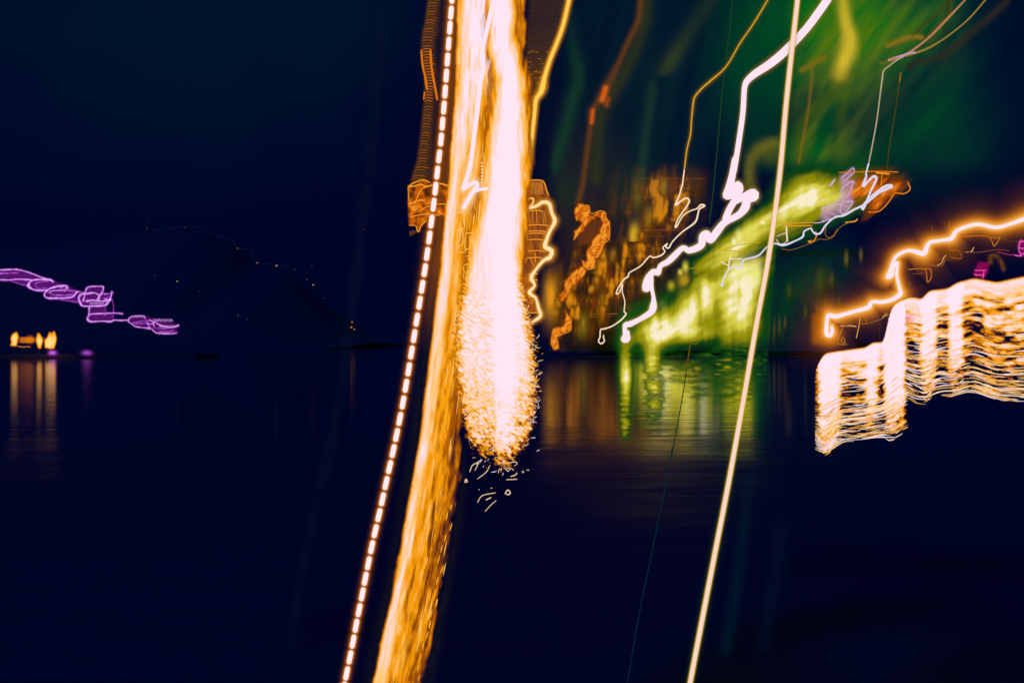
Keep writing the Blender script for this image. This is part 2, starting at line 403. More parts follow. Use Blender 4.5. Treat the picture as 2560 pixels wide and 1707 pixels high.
def f_pur(X, Y):
    h = 0 * X
    for pts, r in PUR:
        d, _ = pdist(X, Y, smooth(zz(pts), 9))
        h = np.maximum(h, min(1, .36 + .22 * r) * np.exp(-(d / (1.0 + .85 * r)) ** 2))
    return h * (.3 + 1.2 * fnoise((X + .5 * Y) / 9, Y / 7, 141, 3))
burn(t, (-30, 655, 470, 850), 1.5, f_pur, PL, T=4)
for pts, r in PUR:
    t.part('strand', tube(zz(pts), r * .42, D - .55, 5, sway=.02), em((226, 168, 248) if r > 1.5 else (170, 84, 200)))
for k in range(13):
    x = 1500 + k * 15; t.part('tick', tube(zz([(x, 772), (x + 16, 800)]), .55, D - .6, 5), em(LAV))
for k in range(15):
    x = 1560 + k * 11; t.part('tick', tube(zz([(x, 835), (x + 10, 856)]), .55, D - .6, 5), em(LAV))
for k in range(8):
    x = 1300 + k * 15; t.part('tick', tube(zz([(x, 760), (x + 14, 740)]), .5, D - .6, 5), em(LAV))
for k in range(12):
    x = 495 + k * 19; t.part('tick', tube(zz([(x, 563), (x + 4, 538)]), .5, D - .6, 5), em((170, 90, 200)))
for k in range(11):
    x = 880 + k * 13; t.part('tick', tube(zz([(x, 640), (x + 5, 600)]), .5, D - .6, 5), em(LAV))

PIN = ['dim olive pinprick lamp at the left end of the ridge trail', 'dim olive pinprick lamp on the crest of the ridge hump', 'amber pinprick lamp where the ridge trail first bends downward', 'orange pinprick lamp at the foot of the steep drop in the ridge trail',
       'brightest yellow pinprick lamp on the ridge trail', 'dim grey pinprick lamp at the right end of the ridge trail', 'dim grey pinprick lamp just above the lone orange one below the ridge', 'lone orange pinprick lamp below the right end of the ridge',
       'dim grey pinprick lamp low on the slope right of the lone orange one', 'yellow green pinprick lamp above the tip of the purple trail', 'faint green pinprick lamp left of the yellow green one over the purple trail', 'faint green pinprick lamp right of the yellow green one over the purple trail',
       'green pinprick lamp low on the hill right of the purple tip', 'faint grey green pinprick lamp just right of the green one low on the hill', 'topmost orange lamp of the waterside three near the dashes', 'middle orange lamp of the waterside three near the dashes', 'lowest pale amber lamp of the waterside three near the dashes',
       'magenta pinprick lamp high and close left of the dashes', 'magenta pinprick lamp in the sky above the hill slope']
for k, (lb, x, hw, c) in enumerate([('added violet glow below the right end of the amber lamps', 131, 8, (190, 80, 215)), ('dim added violet glow low on the water under the purple zigzag', 217, 10, (150, 60, 175))]):
    o = Thing('added_violet_glow', x, 888, 176, lb, 'lamp', 'added violet glows at the waterline')  # added source, only there to put purple reflections on the water
    glow(o, 'glow', c, (x - 26, 862, x + 26, 896), 1.5, lambda X, Y: .75 * gauss(X, Y, x, 882, hw, 5), T=5, gain=1.8)
    o.part('post', tube([(x, 892), (x, 880)], .8, 176, 6), stone)
for lb, (x, y), c, r in zip(PIN, [(367, 571), (462, 569), (594, 621), (643, 657), (691, 664), (737, 674), (767, 698), (783, 712), (810, 745), (443, 703), (387, 688), (497, 728), (595, 788), (618, 800), (880, 805), (878, 818), (886, 823), (909, 574), (780, 666)],
                        [(60, 60, 30)] * 2 + [(120, 100, 40), (170, 110, 40), (205, 160, 50), (70, 80, 60), (70, 80, 60), (225, 130, 20), (60, 70, 60), (160, 160, 40), (40, 70, 50), (40, 70, 50), (40, 110, 60), (40, 60, 50), (220, 120, 20), (240, 130, 20), (200, 150, 60), (170, 20, 120), (170, 20, 120)],
                        [1.3, 1.3, 1.4, 1.5, 1.7, 1.3, 1.3, 1.7, 1.2, 1.5, 1.2, 1.2, 1.4, 1.2, 1.8, 2.0, 1.6, 1.0, 1.0]):
    Dd = 335 if y > 700 else 420
    o = mesh_obj('distant_lamp', *capsule(x - r * 1.2, y, x + r * 1.2, y + .4, r, Dd, 6), em(c), None, W(x, y, Dd))
    tag(o, lb, 'lamp', 'pinprick lamps on the dark hill')
t = Thing('ridge_light_trail', 520, 600, 515, 'very faint thin trail of light along the dark hill ridge', 'light trail')
t.part('strand', tube([(372, 545), (366, 571), (380, 575), (420, 572), (455, 568), (500, 570), (545, 590), (585, 605), (594, 621), (625, 625), (632, 650), (645, 657), (690, 662), (735, 675)], .7, 515, 5), em((5, 26, 42)))

# ------------------------------------------------------------------ right shore: lit buildings and the yellow glow
zc = lambda pts: Z(1350, 400, 3.137, pts)
def building(label, x0, x1, ytop, D, depth, wins, lines=(), roof=True):
    """wins: (cx, cy, half width, half height, colour, density, slant) in photograph pixels"""
    a = W(x0, ytop, D); b = W(x1, ytop, D)
    t = Thing('waterfront_building', (x0 + x1) / 2, 853.5 + (H - 1.1) / D * F, D, label, 'building', 'buildings along the lit shore')
    t.part('wall', box(a.x, b.x, D + .6, D + depth, 1.0, a.z), plaster)
    if roof: t.part('roof', box(a.x - .5, b.x + .5, D + .3, D + depth + .4, a.z, a.z + .5), stone)
    for cx, cy, hw, hh, c, al, sl in wins:
        px = D / F
        p = W(cx, cy, D); fr = box(p.x - hw * px * .55, p.x + hw * px * .55, D + .35, D + .62, p.z - hh * px * .7, p.z + hh * px * .7)
        w = t.part('window', fr, plaster)
        glow(t, 'window_glow', c, (cx - hw * 1.9 - abs(sl) * hh, cy - hh * 1.8, cx + hw * 1.9 + abs(sl) * hh, cy + hh * 1.8), max(2.0, hw / 6),
             lambda X, Y: al * np.exp(-np.abs((X - cx + sl * (Y - cy)) / (hw * .95)) ** 2.6 - np.abs((Y - cy) / (hh * .85)) ** 2.4) * (.72 + .5 * vnoise(X / 6, Y / 30, int(cx))), T=8, D=D - .4)
    for (lx0, ly0, lx1, ly1, c, r) in lines:
        t.part('cornice_light', tube([(lx0, ly0), (lx1, ly1)], r, D - .1, 5), em(c))
    return t
def zw(l):
    return [(1350 + a / 3.137, 400 + b / 3.137, w / 3.137, h / 3.137, c, al, sl) for a, b, w, h, c, al, sl in l]
AMB = (238, 172, 36); OLV = (150, 128, 22); RED = (176, 52, 18); RUST = (170, 84, 18)
building('dark block with tall amber windows right of the small orange scribble', 1576, 1768, 447, 205, 16, zw([
    (770, 250, 44, 130, OLV, .8, .05), (945, 245, 46, 110, AMB, .92, .1), (905, 410, 40, 70, AMB, .6, .2), (845, 460, 32, 100, (190, 130, 24), .7, .02), (740, 600, 42, 105, (236, 180, 40), .95, .06),
    (1050, 215, 36, 90, RUST, .6, 0), (1190, 210, 90, 110, (110, 56, 14), .5, .3), (815, 600, 24, 60, (190, 90, 20), .5, 0)]),
    [(1585, 446, 1762, 447, (150, 74, 16), .8), (1640, 523, 1768, 522, (90, 52, 14), .6), (1600, 576, 1694, 575, (190, 96, 20), .7), (1602, 590, 1664, 592, (130, 70, 18), .6)])
building('lower dark block with narrow amber and red windows beneath the thin gold trail', 1462, 1600, 610, 200, 14, zw([
    (570, 750, 26, 55, (190, 128, 24), .75, .1), (500, 800, 26, 70, OLV, .8, .1), (520, 930, 44, 90, RED, .7, .1), (440, 940, 36, 80, (190, 140, 30), .6, .1), (485, 1130, 30, 95, (210, 150, 30), .8, .12),
    (415, 1120, 24, 60, RED, .7, .05), (660, 650, 30, 50, (110, 70, 16), .6, 0)]),
    [(1470, 786, 1545, 784, (190, 110, 20), .9), (1470, 794, 1530, 790, (150, 80, 20), .7)])
building('small dark waterside block with one olive window and an amber glow', 1372, 1480, 690, 193, 10, zw([
    (335, 1290, 42, 100, (156, 130, 26), .85, .06), (90, 1080, 58, 190, (232, 152, 26), .92, .02), (330, 1100, 16, 60, (120, 60, 16), .6, 0)]))
zr = lambda l: [(1800 + a / 3.136, 400 + b / 3.136, w / 3.136, h / 3.136, c, al, sl) for a, b, w, h, c, al, sl in l]
GD = (58, 76, 22)
building('dim green tinted block with faint olive windows right of the straight white line', 1916, 2140, 632, 198, 15, zr([
    (990, 770, 16, 60, (120, 100, 24), .7, 0), (1105, 745, 14, 50, (110, 92, 24), .7, 0), (790, 940, 44, 110, (70, 80, 20), .7, .05), (870, 935, 22, 60, (84, 84, 22), .7, 0), (540, 1030, 20, 55, (104, 92, 24), .65, 0),
    (830, 1130, 12, 60, GD, .7, 0), (930, 1110, 12, 60, GD, .7, 0), (670, 1190, 12, 55, (74, 84, 26), .7, 0), (760, 1180, 12, 50, (84, 74, 24), .7, 0),
    (385, 1330, 10, 80, (60, 74, 34), .6, .04), (425, 1330, 12, 90, (80, 84, 34), .6, .04), (465, 1300, 10, 80, (104, 84, 34), .6, .04), (510, 1270, 11, 50, (120, 84, 34), .6, 0), (490, 1360, 8, 60, (60, 70, 34), .6, 0)]))

# the broad yellow-green light on the shore
t = Thing('light_veil', 1480, 880, 192, 'dim brown haze of light between the orange scribble and the dark blocks', 'light veil', 'soft veils of light')
glow(t, 'haze', (70, 46, 18), (1330, 180, 1800, 885), 7, lambda X, Y: (.55 * gauss(X, Y, 1480, 560, 90, 190) + .5 * gauss(X, Y, 1420, 780, 70, 80) + .5 * gauss(X, Y, 1680, 490, 90, 60) + .35 * gauss(X, Y, 1600, 700, 80, 90)) * (.3 + .8 * fnoise(X / 12, Y / 60, 27)) * sst(0, 60, 880 - Y), T=12)
glow(t, 'haze', (30, 52, 34), (1320, 250, 1800, 720), 8, lambda X, Y: (.5 * gauss(X, Y, 1560, 480, 40, 90) + .5 * gauss(X, Y, 1420, 480, 40, 80)) * (.4 + .8 * fnoise(X / 12, Y / 60, 28)), D=191, T=12)
t = Thing('light_veil', 1570, 880, 190, 'blotchy amber and gold smears of light over the dark blocks', 'light veil', 'soft veils of light')
burn(t, (1370, 400, 1790, 890), 4, lambda X, Y: (.75 * gauss(X, Y, 1650, 500, 100, 80) + .66 * gauss(X, Y, 1500, 700, 90, 110) + .6 * gauss(X, Y, 1420, 800, 60, 70) + .35 * gauss(X, Y, 1620, 650, 90, 60)) * np.clip(2.8 * fnoise((X + .1 * Y) / 13, Y / 52, 131, 3) - .72, 0, 1.5) * (.7 + .6 * fnoise(X / 40, Y / 9, 132, 2)),
     [('brown_sheet', (96, 52, 8), .06, .5, .85), ('amber_sheet', (216, 134, 16), .38, .78, .92)], T=8)
D = 188
zd = lambda pts: Z(1800, 400, 3.136, pts)
NEAR = 8.6
far = Thing('shore_light_cluster', 1760, 880, D, 'pale yellow green cluster of lights low along the shore left of the white line', 'light cluster')
near = Thing('yellow_light_smear', 1850, 890, NEAR, 'broad yellow smear of light rising to the right behind the white line, imitated reflection streaks below', 'light cluster')
t = near
def f_cluster(X, Y):
    d, _ = pdist(X, Y, np.array([(x, y, 1.0) for x, y in [(1600, 850), (1700, 790), (1790, 705), (1880, 640), (1980, 555), (2080, 500), (2150, 470)]]))
    hi = np.interp(X, [1560, 1640, 1720, 1800, 1905, 1940, 2010, 2100, 2180, 2280], [1120, 1120, 1120, 1120, 1110, 636, 618, 580, 540, 480])
    low = sst(-8, 34, hi - Y + 26 * (fnoise(X / 13, Y / 16, 20) - .5))
    st = fnoise(X / 14, Y / 80, 21, 3); sg = fnoise((X - .8 * Y) / 90, (Y + .55 * X) / 16, 22, 3)
    g = .34 * np.exp(-(d / 74) ** 2) + .2 * gauss(X, Y, 1830, 800, 90, 110)
    g = g + .62 * gauss(X, Y, 2012, 476, 58, 44, -.3) + .5 * gauss(X, Y, 1955, 530, 84, 26, -.5) + .5 * gauss(X, Y, 1880, 585, 80, 26, -.45) + .3 * gauss(X, Y, 1820, 628, 56, 30, -.5)
    g = g + .32 * gauss(X, Y, 1760, 690, 46, 40, -.5) + .5 * gauss(X, Y, 1850, 815, 62, 50) + .34 * gauss(X, Y, 2075, 505, 60, 30, -.4)
    g = g + .85 * gauss(X, Y, 1862, 708, 42, 60) + .6 * gauss(X, Y, 1836, 752, 34, 40) + .8 * gauss(X, Y, 1642, 826, 30, 34) + .6 * gauss(X, Y, 1695, 800, 48, 26, -.4) + .45 * gauss(X, Y, 1728, 770, 20, 40) + .55 * gauss(X, Y, 1765, 752, 16, 44) + .5 * gauss(X, Y, 1715, 832, 66, 22)
    g = g - .35 * gauss(X, Y, 1775, 690, 22, 16) - .25 * gauss(X, Y, 1720, 700, 24, 30) - .35 * gauss(X, Y, 1880, 640, 50, 10, -.3)
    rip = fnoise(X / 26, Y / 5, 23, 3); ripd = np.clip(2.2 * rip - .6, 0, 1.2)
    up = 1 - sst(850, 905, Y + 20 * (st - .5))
    g = g * up + (1 - up) * (.42 * gauss(X, Y, 1850, 900, 85, 110) + .3 * gauss(X, Y, 1720, 930, 70, 90)) * ripd  # rippled mottling below the shoreline imitates light reflected in the water
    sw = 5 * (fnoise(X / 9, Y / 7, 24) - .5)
    g = g + .95 * gauss(X + sw, Y, 1564, 935, 15, 58) + .5 * gauss(X + 2 * sw, Y, 1562, 1050, 16, 62) * (.45 + .8 * ripd)  # glowing streaks shaped in gas, standing in for reflections on the water
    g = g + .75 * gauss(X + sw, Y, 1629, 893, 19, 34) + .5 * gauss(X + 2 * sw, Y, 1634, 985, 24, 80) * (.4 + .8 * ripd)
    return np.clip(g, 0, 1.15) * low * (.86 + np.where(Y > 690, .5, .3) * (st - .5) + np.where(Y > 690, .5, .75) * (sg - .5))
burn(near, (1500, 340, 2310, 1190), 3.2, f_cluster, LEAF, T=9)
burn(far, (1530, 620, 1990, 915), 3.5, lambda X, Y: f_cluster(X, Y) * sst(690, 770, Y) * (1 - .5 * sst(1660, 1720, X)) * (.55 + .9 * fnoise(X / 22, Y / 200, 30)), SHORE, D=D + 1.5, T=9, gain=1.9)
def f_org(X, Y):
    g = .7 * gauss(X, Y, 2180, 462, 60, 30, -.35) + .6 * gauss(X, Y, 2230, 475, 40, 16, -.5) + .8 * gauss(X, Y, 2190, 512, 40, 11, -.85) + .4 * gauss(X, Y, 2130, 480, 50, 40)
    return g * (.3 + 1.1 * fnoise((X + Y) / 9, (Y - X) / 28, 51, 3))
burn(near, (2030, 400, 2310, 580), 3, f_org, EMBER, D=NEAR - .1, T=8)
def ln(name, pts, r, c, dd=-1.4):
    up = sum(p[1] for p in pts) / len(pts) < 690
    (near if up else far).part(name, tube(pts, r, (NEAR - .5) if up else D + dd, 5, sway=.02 if up else .3), em(c))
LN = [(zd([(930, 100), (1080, 95), (1220, 90), (1400, 96)]), 1.6, (210, 110, 14)), (zd([(1220, 100), (1330, 110)]), 2.4, (236, 150, 30)), (zd([(1270, 110), (1265, 200), (1290, 250)]), 1.2, (224, 130, 20)), (zd([(1160, 410), (1250, 400), (1330, 320), (1370, 260), (1440, 265), (1490, 230), (1470, 170)]), 1.6, (224, 124, 20)),
      (zd([(740, 490), (620, 495), (500, 500), (430, 505)]), 1.2, (230, 150, 40)), (zd([(725, 515), (590, 518), (500, 515)]), 1.5, (235, 150, 40)), (zd([(980, 490), (1060, 480), (1080, 460)]), 1.8, (230, 150, 30)), (zd([(1030, 480), (940, 530), (890, 600), (830, 625), (780, 620), (720, 650), (560, 705), (480, 695)]), .7, (150, 104, 24)), (zd([(835, 510), (825, 580), (850, 610), (890, 590), (920, 540)]), .6, (190, 110, 30)),
      (zd([(750, 560), (755, 600), (725, 645), (690, 640), (720, 630)]), 1.4, (232, 150, 30)), (zd([(520, 520), (525, 600), (530, 640)]), 2.0, (250, 215, 190)), (zd([(440, 600), (520, 575), (520, 640), (470, 660), (440, 620)]), 1.2, (226, 190, 190)), (zd([(260, 770), (360, 790)]), .9, (210, 140, 30)), (zd([(0, 705), (170, 720), (180, 740)]), 1.0, (190, 150, 30)),
      (zc([(1500, 740), (1480, 820), (1480, 870)]), 1.6, (240, 225, 190)), (zc([(1420, 800), (1480, 825), (1490, 780), (1590, 775)]), 1.2, (250, 225, 200)), (zc([(1375, 870), (1390, 1000), (1395, 1130)]), .9, (220, 180, 150)), (zc([(1330, 930), (1375, 880), (1350, 960), (1335, 1000)]), 1.4, (226, 190, 200)),
      (zc([(1325, 912), (1420, 908)]), .9, (190, 110, 20)), (zc([(1090, 1355), (1170, 1355), (1150, 1380), (1160, 1405)]), .9, (214, 140, 30)), (zc([(1165, 1300), (1240, 1300), (1265, 1270), (1250, 1310), (1225, 1390)]), .9, (222, 150, 40)), (zc([(1200, 1320), (1180, 1430), (1240, 1435), (1260, 1370), (1230, 1350)]), 1.0, (214, 130, 24)),
      (zc([(1160, 1285), (1250, 1270), (1310, 1220), (1290, 1250), (1220, 1280)]), 1.3, (246, 226, 170)), (zc([(1250, 1290), (1360, 1280), (1450, 1230), (1460, 1190)]), 1.1, (206, 160, 30)), (zc([(1060, 1405), (1075, 1330), (1085, 1240)]), 1.3, (226, 190, 240)), (zc([(1040, 1310), (1095, 1300)]), 1.1, (226, 190, 240)),
      (zc([(1440, 700), (1590, 660), (1730, 650)]), 1.0, (200, 160, 30)), (zc([(1080, 890), (1180, 850), (1280, 840)]), .9, (170, 140, 26)), (zc([(1080, 1020), (1200, 1015), (1240, 1025)]), .9, (180, 120, 24))]
for pts, r, c in LN: ln('filament', pts, r, c)
for (cx, cy, hw, hh, c, al, sl) in zw([(1520, 640, 14, 26, (250, 245, 190), .95, 0), (1560, 600, 24, 50, PALE, .8, 0), (1650, 570, 40, 70, (226, 220, 90), .75, 0), (1745, 490, 16, 14, (250, 245, 190), .9, 0), (1140, 840, 20, 40, (226, 214, 70), .8, .2), (1100, 880, 16, 22, (226, 214, 70), .85, .2),
                                      (1030, 990, 24, 36, (190, 170, 30), .8, 0), (1130, 960, 44, 70, (190, 150, 24), .7, 0), (1160, 1110, 36, 70, PALE, .85, 0), (1280, 1080, 28, 80, (250, 240, 190), .85, 0), (970, 1190, 26, 60, PALE, .85, .1), (850, 1350, 40, 80, PALE, .9, 0), (1560, 860, 50, 90, (240, 235, 150), .8, 0), (1680, 880, 60, 110, (240, 236, 140), .85, 0), (1120, 1130, 26, 80, (226, 222, 110), .7, 0)]):
    glow(near if cy < 690 else far, 'lit_window', c, (cx - hw * 2.2, cy - hh * 2, cx + hw * 2.2, cy + hh * 2), max(1.6, hw / 6), lambda X, Y: al * np.exp(-np.abs((X - cx) / (hw * 1.05)) ** 2.3 - np.abs((Y - cy) / (hh * .95)) ** 2.3), D=(NEAR - .4) if cy < 690 else D - 1.8, T=8, gain=1.0 if cy < 690 else 3.0 if cy > 868 else 1.5)
t2 = Thing('lavender_light_scribble', 2090, 560, 8.3, 'pale lavender zigzag scribble of light over the yellow glow', 'light trail')
glow(t2, 'veil', (205, 150, 200), (2040, 410, 2150, 560), 2.5, lambda X, Y: .75 * polyfield(X, Y, zd([(945, 130), (1040, 60), (1055, 90), (1000, 150), (1060, 170), (1030, 260), (1045, 330), (1000, 400), (840, 475), (790, 470), (800, 380), (900, 330), (950, 270)]), 7) * (.1 + 1.0 * fnoise((X + .5 * Y) / 16, (Y - .5 * X) / 4, 61, 3)), T=8)
for pts in ([(800, 490), (840, 470), (960, 430), (1040, 330), (960, 340), (940, 400), (970, 430)], [(790, 385), (860, 360), (960, 345)], [(1050, 165), (1010, 270), (950, 330)], [(1050, 165), (1020, 175), (950, 240), (960, 300)], [(945, 150), (1040, 65), (1050, 100), (980, 160)], [(850, 215), (900, 150), (870, 210)], [(730, 495), (790, 490), (820, 470)]):
    t2.part('strand', tube(zd(pts), 1.2, 8.2, 5, sway=.02), em((216, 172, 214)))

# ------------------------------------------------------------------ soft green and olive veils of light, upper right
D = 9.2
zB0 = lambda pts: Z(1900, 0, 3.564, pts)
def veil(label, color, box_, step, fn, D, T=16):
    cx = (box_[0] + box_[2]) / 2
    vf, sg = body(box_, step, fn, D, T)
    o = mesh_obj('light_veil', *vf, vol(color, sg), None, W(cx, box_[3], D))
    return tag(o, label, 'light veil', 'soft veils of light')
veil('wide soft green veil filling the upper right behind the white trails', (8, 104, 20), (1800, -30, 2560, 470), 10,
     lambda X, Y: (.82 * gauss(X, Y, 2200, 20, 190, 150, -.25) + .5 * gauss(X, Y, 2030, 120, 110, 190) + .62 * gauss(X, Y, 2040, 390, 120, 62) + .2 * gauss(X, Y, 2330, 330, 160, 160) + .5 * gauss(X, Y, 2120, 60, 90, 110)) * (.25 + 1.15 * fnoise((X + .9 * Y) / 70, (Y - .9 * X) / 260, 71, 3)) * sst(-10, 60, 450 - Y) * sst(0, 200, 2560 - X), 9.4)
veil('wispy yellow green smears within the green veil around the yellow pillar', (104, 122, 12), (1960, -40, 2440, 420), 6,
     lambda X, Y: (.58 * gauss(X, Y, 2110, 120, 110, 130) + .5 * gauss(X, Y, 2060, 330, 70, 110) + .36 * gauss(X, Y, 2270, 60, 120, 90)) * np.clip(2.3 * fnoise((X + .7 * Y) / 24, (Y - .7 * X) / 130, 79, 3) - .78, 0, 1.1), 9.2)
veil('faint green veil just left of the thick white trail', (0, 66, 34), (1690, -30, 1960, 430), 10,
     lambda X, Y: (.6 * gauss(X, Y, 1900, 80, 110, 160) + .35 * gauss(X, Y, 1850, 220, 60, 120)) * (.8 + .3 * fnoise(X / 30, Y / 150, 72)), 9.6)
veil('yellow glowing pillar streaming down beside the thick white trail', (208, 180, 46), (2050, -30, 2160, 260), 4,
     lambda X, Y: (lambda d: .96 * np.exp(-(d[0] / (15 * d[1])) ** 2))(pdist(X, Y, Z(1900, 0, 3.564, [(735, -60, 1.0), (745, 60, 1.0), (770, 220, 1.0), (795, 330, 1.25), (785, 450, 1.4), (740, 580, 1.3), (715, 680, 1.3)]))) * (.62 + .38 * sst(-20, 110, Y)) * (1 - .8 * sst(150, 225, Y)) * (.8 + .35 * fnoise(X / 8, Y / 50, 74)), 8.9, 10)
veil('olive arch of light at the foot of the green veil', (120, 112, 24), (1850, 330, 1960, 480), 5,
     lambda X, Y: .6 * np.exp(-(pdist(X, Y, Z(1300, 0, 3.357, [(1930, 1568, 1), (1925, 1400, 1), (1980, 1280, 1), (2080, 1215, 1), (2180, 1200, 1)]))[0] / 14) ** 2) * (.6 + .5 * fnoise(X / 10, Y / 10, 73)) + .25 * gauss(X, Y, 1925, 385, 26, 22), 8.8, 10)
veil('dim olive diagonal streak left of the thin gold trail', (52, 66, 28), (1600, -30, 1810, 200), 6,
     lambda X, Y: .65 * np.exp(-(pdist(X, Y, Z(1300, 0, 3.357, [(1640, -60, 1), (1400, 300, 1), (1240, 560, 1), (1180, 660, 1)]))[0] / 19) ** 2) * (.35 + .65 * gauss(X, Y, 1675, 155, 60, 60)) * sst(-40, 30, 190 - Y), 9.0)
veil('dim grey green upright streak above the amber windows', (28, 58, 44), (1570, 170, 1680, 470), 6,
     lambda X, Y: .6 * np.exp(-(pdist(X, Y, Z(1300, 0, 3.357, [(1120, 640, 1), (1100, 850, 1), (1060, 1100, 1), (1010, 1500, 1)]))[0] / 13) ** 2) * sst(180, 230, Y), 9.0)
veil('faint teal curved streak right of the yellow trail', (24, 62, 40), (1370, -30, 1480, 470), 6,
     lambda X, Y: .6 * np.exp(-(pdist(X, Y, Z(1300, 0, 3.357, [(400, 100, 1), (450, 400, 1), (490, 650, 1), (440, 850, 1), (380, 1100, 1.6), (280, 1400, 1.6)]))[0] / 18) ** 2) * (.4 + .6 * sst(60, 220, Y)), 9.1)
veil('olive upright haze of light beneath the yellow pillar', (62, 82, 18), (1960, 170, 2150, 440), 6,
     lambda X, Y: .62 * np.exp(-(pdist(X, Y, Z(1900, 0, 3.564, [(720, 640, 1.2), (660, 800, 1.3), (520, 950, 1), (390, 1130, 1.1), (340, 1400, 1.3)]))[0] / 19) ** 2) + .4 * gauss(X, Y, 2105, 300, 16, 110), 9.3)
veil('rust coloured short slash of light beside the yellow pillar', (150, 104, 20), (1990, 130, 2070, 190), 4,
     lambda X, Y: .5 * np.exp(-(pdist(X, Y, Z(1900, 0, 3.564, [(370, 630, 1), (470, 570, 1), (600, 500, 1)]))[0] / 6.5) ** 2), 8.7, 10)
veil('broad teal streaked veil between the yellow trail and the thick white trail', (8, 40, 44), (1320, -40, 1930, 560), 8,
     lambda X, Y: .62 * gauss(X, Y, 1640, 180, 260, 330) * (.15 + 1.1 * fnoise((X + .22 * Y) / 34, Y / 420, 75, 3)), 9.9)
veil('dark teal mottled veil at the right between the lavender trail and the frame edge', (4, 40, 42), (2060, 120, 2600, 620), 10,
     lambda X, Y: (.6 * gauss(X, Y, 2330, 320, 170, 130) + .3 * gauss(X, Y, 2230, 440, 120, 60)) * (.4 + .8 * fnoise((X + .22 * Y) / 40, Y / 260, 76, 3)), 9.8)
veil('dim green mottled veil over the dim block right of the straight white line', (6, 58, 26), (1860, 560, 2220, 900), 7,
     lambda X, Y: (.62 * gauss(X, Y, 2000, 720, 90, 90) + .5 * gauss(X, Y, 1930, 780, 50, 90) + .3 * gauss(X, Y, 2090, 660, 60, 60)) * (.15 + 1.15 * fnoise((X + .15 * Y) / 12, Y / 60, 78, 3)), 9.0)
veil('dim orange hairline streak left of the yellow pillar', (150, 104, 26), (1980, 160, 2050, 420), 3,
     lambda X, Y: .42 * np.exp(-(pdist(X, Y, zB0([(465, 620), (458, 750), (430, 980), (395, 1180), (345, 1450)]))[0] / 3.4) ** 2), 8.65, 8)
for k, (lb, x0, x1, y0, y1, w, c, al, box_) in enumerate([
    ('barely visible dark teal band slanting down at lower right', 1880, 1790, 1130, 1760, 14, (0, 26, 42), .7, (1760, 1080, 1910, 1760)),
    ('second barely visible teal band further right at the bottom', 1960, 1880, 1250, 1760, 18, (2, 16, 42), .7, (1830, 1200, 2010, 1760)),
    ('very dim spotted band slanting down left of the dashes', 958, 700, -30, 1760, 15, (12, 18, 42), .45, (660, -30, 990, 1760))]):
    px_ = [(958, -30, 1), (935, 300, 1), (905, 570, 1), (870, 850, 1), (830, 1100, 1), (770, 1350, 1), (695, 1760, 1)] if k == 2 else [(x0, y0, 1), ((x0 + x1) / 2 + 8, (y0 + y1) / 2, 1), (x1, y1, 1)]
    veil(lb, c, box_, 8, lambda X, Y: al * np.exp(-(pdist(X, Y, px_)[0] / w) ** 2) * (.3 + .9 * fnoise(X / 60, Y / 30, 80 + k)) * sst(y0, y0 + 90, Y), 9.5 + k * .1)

# ------------------------------------------------------------------ simple trails of the right half
def trail(name, label, D, segs, cat='light trail', group=None, base=None):
    """segs: (path, radius, colour) of the strand; halos: added by caller"""
    b = base or max((p for s in segs for p in s[0]), key=lambda p: p[1])
    t = Thing(name, b[0], b[1], D, label, cat, group)
    for pts, r, c in segs: t.part('strand', tube(pts, r, D, 8, sway=.04, step=4), em(c))
    return t
def halo(t, path, color, w, al, step=3, pad=None, D=None, T=10, shape=2.0, name='halo'):
    p = smooth(path, 10); pad = pad or w * 2.2 * max(1, p[:, 2].max())
    bx = (p[:, 0].min() - pad, p[:, 1].min() - pad, p[:, 0].max() + pad, p[:, 1].max() + pad)
    def fn(X, Y):
        d, f = pdist(X, Y, p); return al * np.exp(-(d / (w * f)) ** shape)
    return glow(t, name, color, bx, step, fn, D=(D or t.D + .12), T=T)

zA = lambda pts: Z(1300, 0, 3.357, pts); zB = lambda pts: Z(1900, 0, 3.564, pts)
# thick white trail
tw = zB([(660, -110, 1.5), (600, 0, 1.5), (510, 130, 1.5), (420, 250, 1.45), (320, 360, 1.5), (200, 480, 1.6), (90, 570, 1.55), (0, 630, 1.45)]) + zA([(1960, 630, 1.35), (1900, 690, 1.15), (1882, 760, 1.0), (1870, 950, 1.0), (1835, 1200, 1.0), (1795, 1440, 1.05)]) + zc([(1530, -10, 1.1), (1508, 120, 1.3), (1480, 230, 1.5), (1460, 280, 1.35), (1490, 280, 1.3), (1525, 225, 1.5), (1550, 198, 1.6), (1562, 230, 1.6), (1530, 310, 1.3), (1480, 400, 1.25), (1450, 480, 1.3)])
tw2 = zc([(1520, 335, 1.0), (1600, 290, 1.5), (1670, 262, 2.0), (1680, 285, 2.0), (1625, 315, 1.7), (1610, 370, 1.8), (1560, 430, 1.4), (1450, 490, 1.4), (1390, 560, 1.6), (1335, 628, 1.5), (1310, 580, 1.5), (1275, 600, 1.5), (1262, 670, 1.5), (1170, 710, 1.25), (1120, 690, 1.1), (1050, 755, 1.3), (1000, 800, 1.2), (945, 830, 1.0), (925, 885, 1.2), (890, 875, 1.2), (845, 940, 1.6), (825, 1010, 1.3), (855, 995, 1.3), (872, 920, .9), (876, 1000, .8), (890, 1080, .8), (888, 1150, 1.5), (868, 1195, 1.3), (780, 1250, 1.0), (700, 1288, 1.2), (668, 1295, 1.0), (664, 1370, .8), (648, 1405, .8), (668, 1412, 1.2), (692, 1398, .9), (690, 1335, .5)])
t = trail('white_light_trail', 'thick white light trail sweeping down from the top and zigzagging to the water', 7.6, [(tw, 6.6, WHITE), (tw2, 6.0, WHITE)])
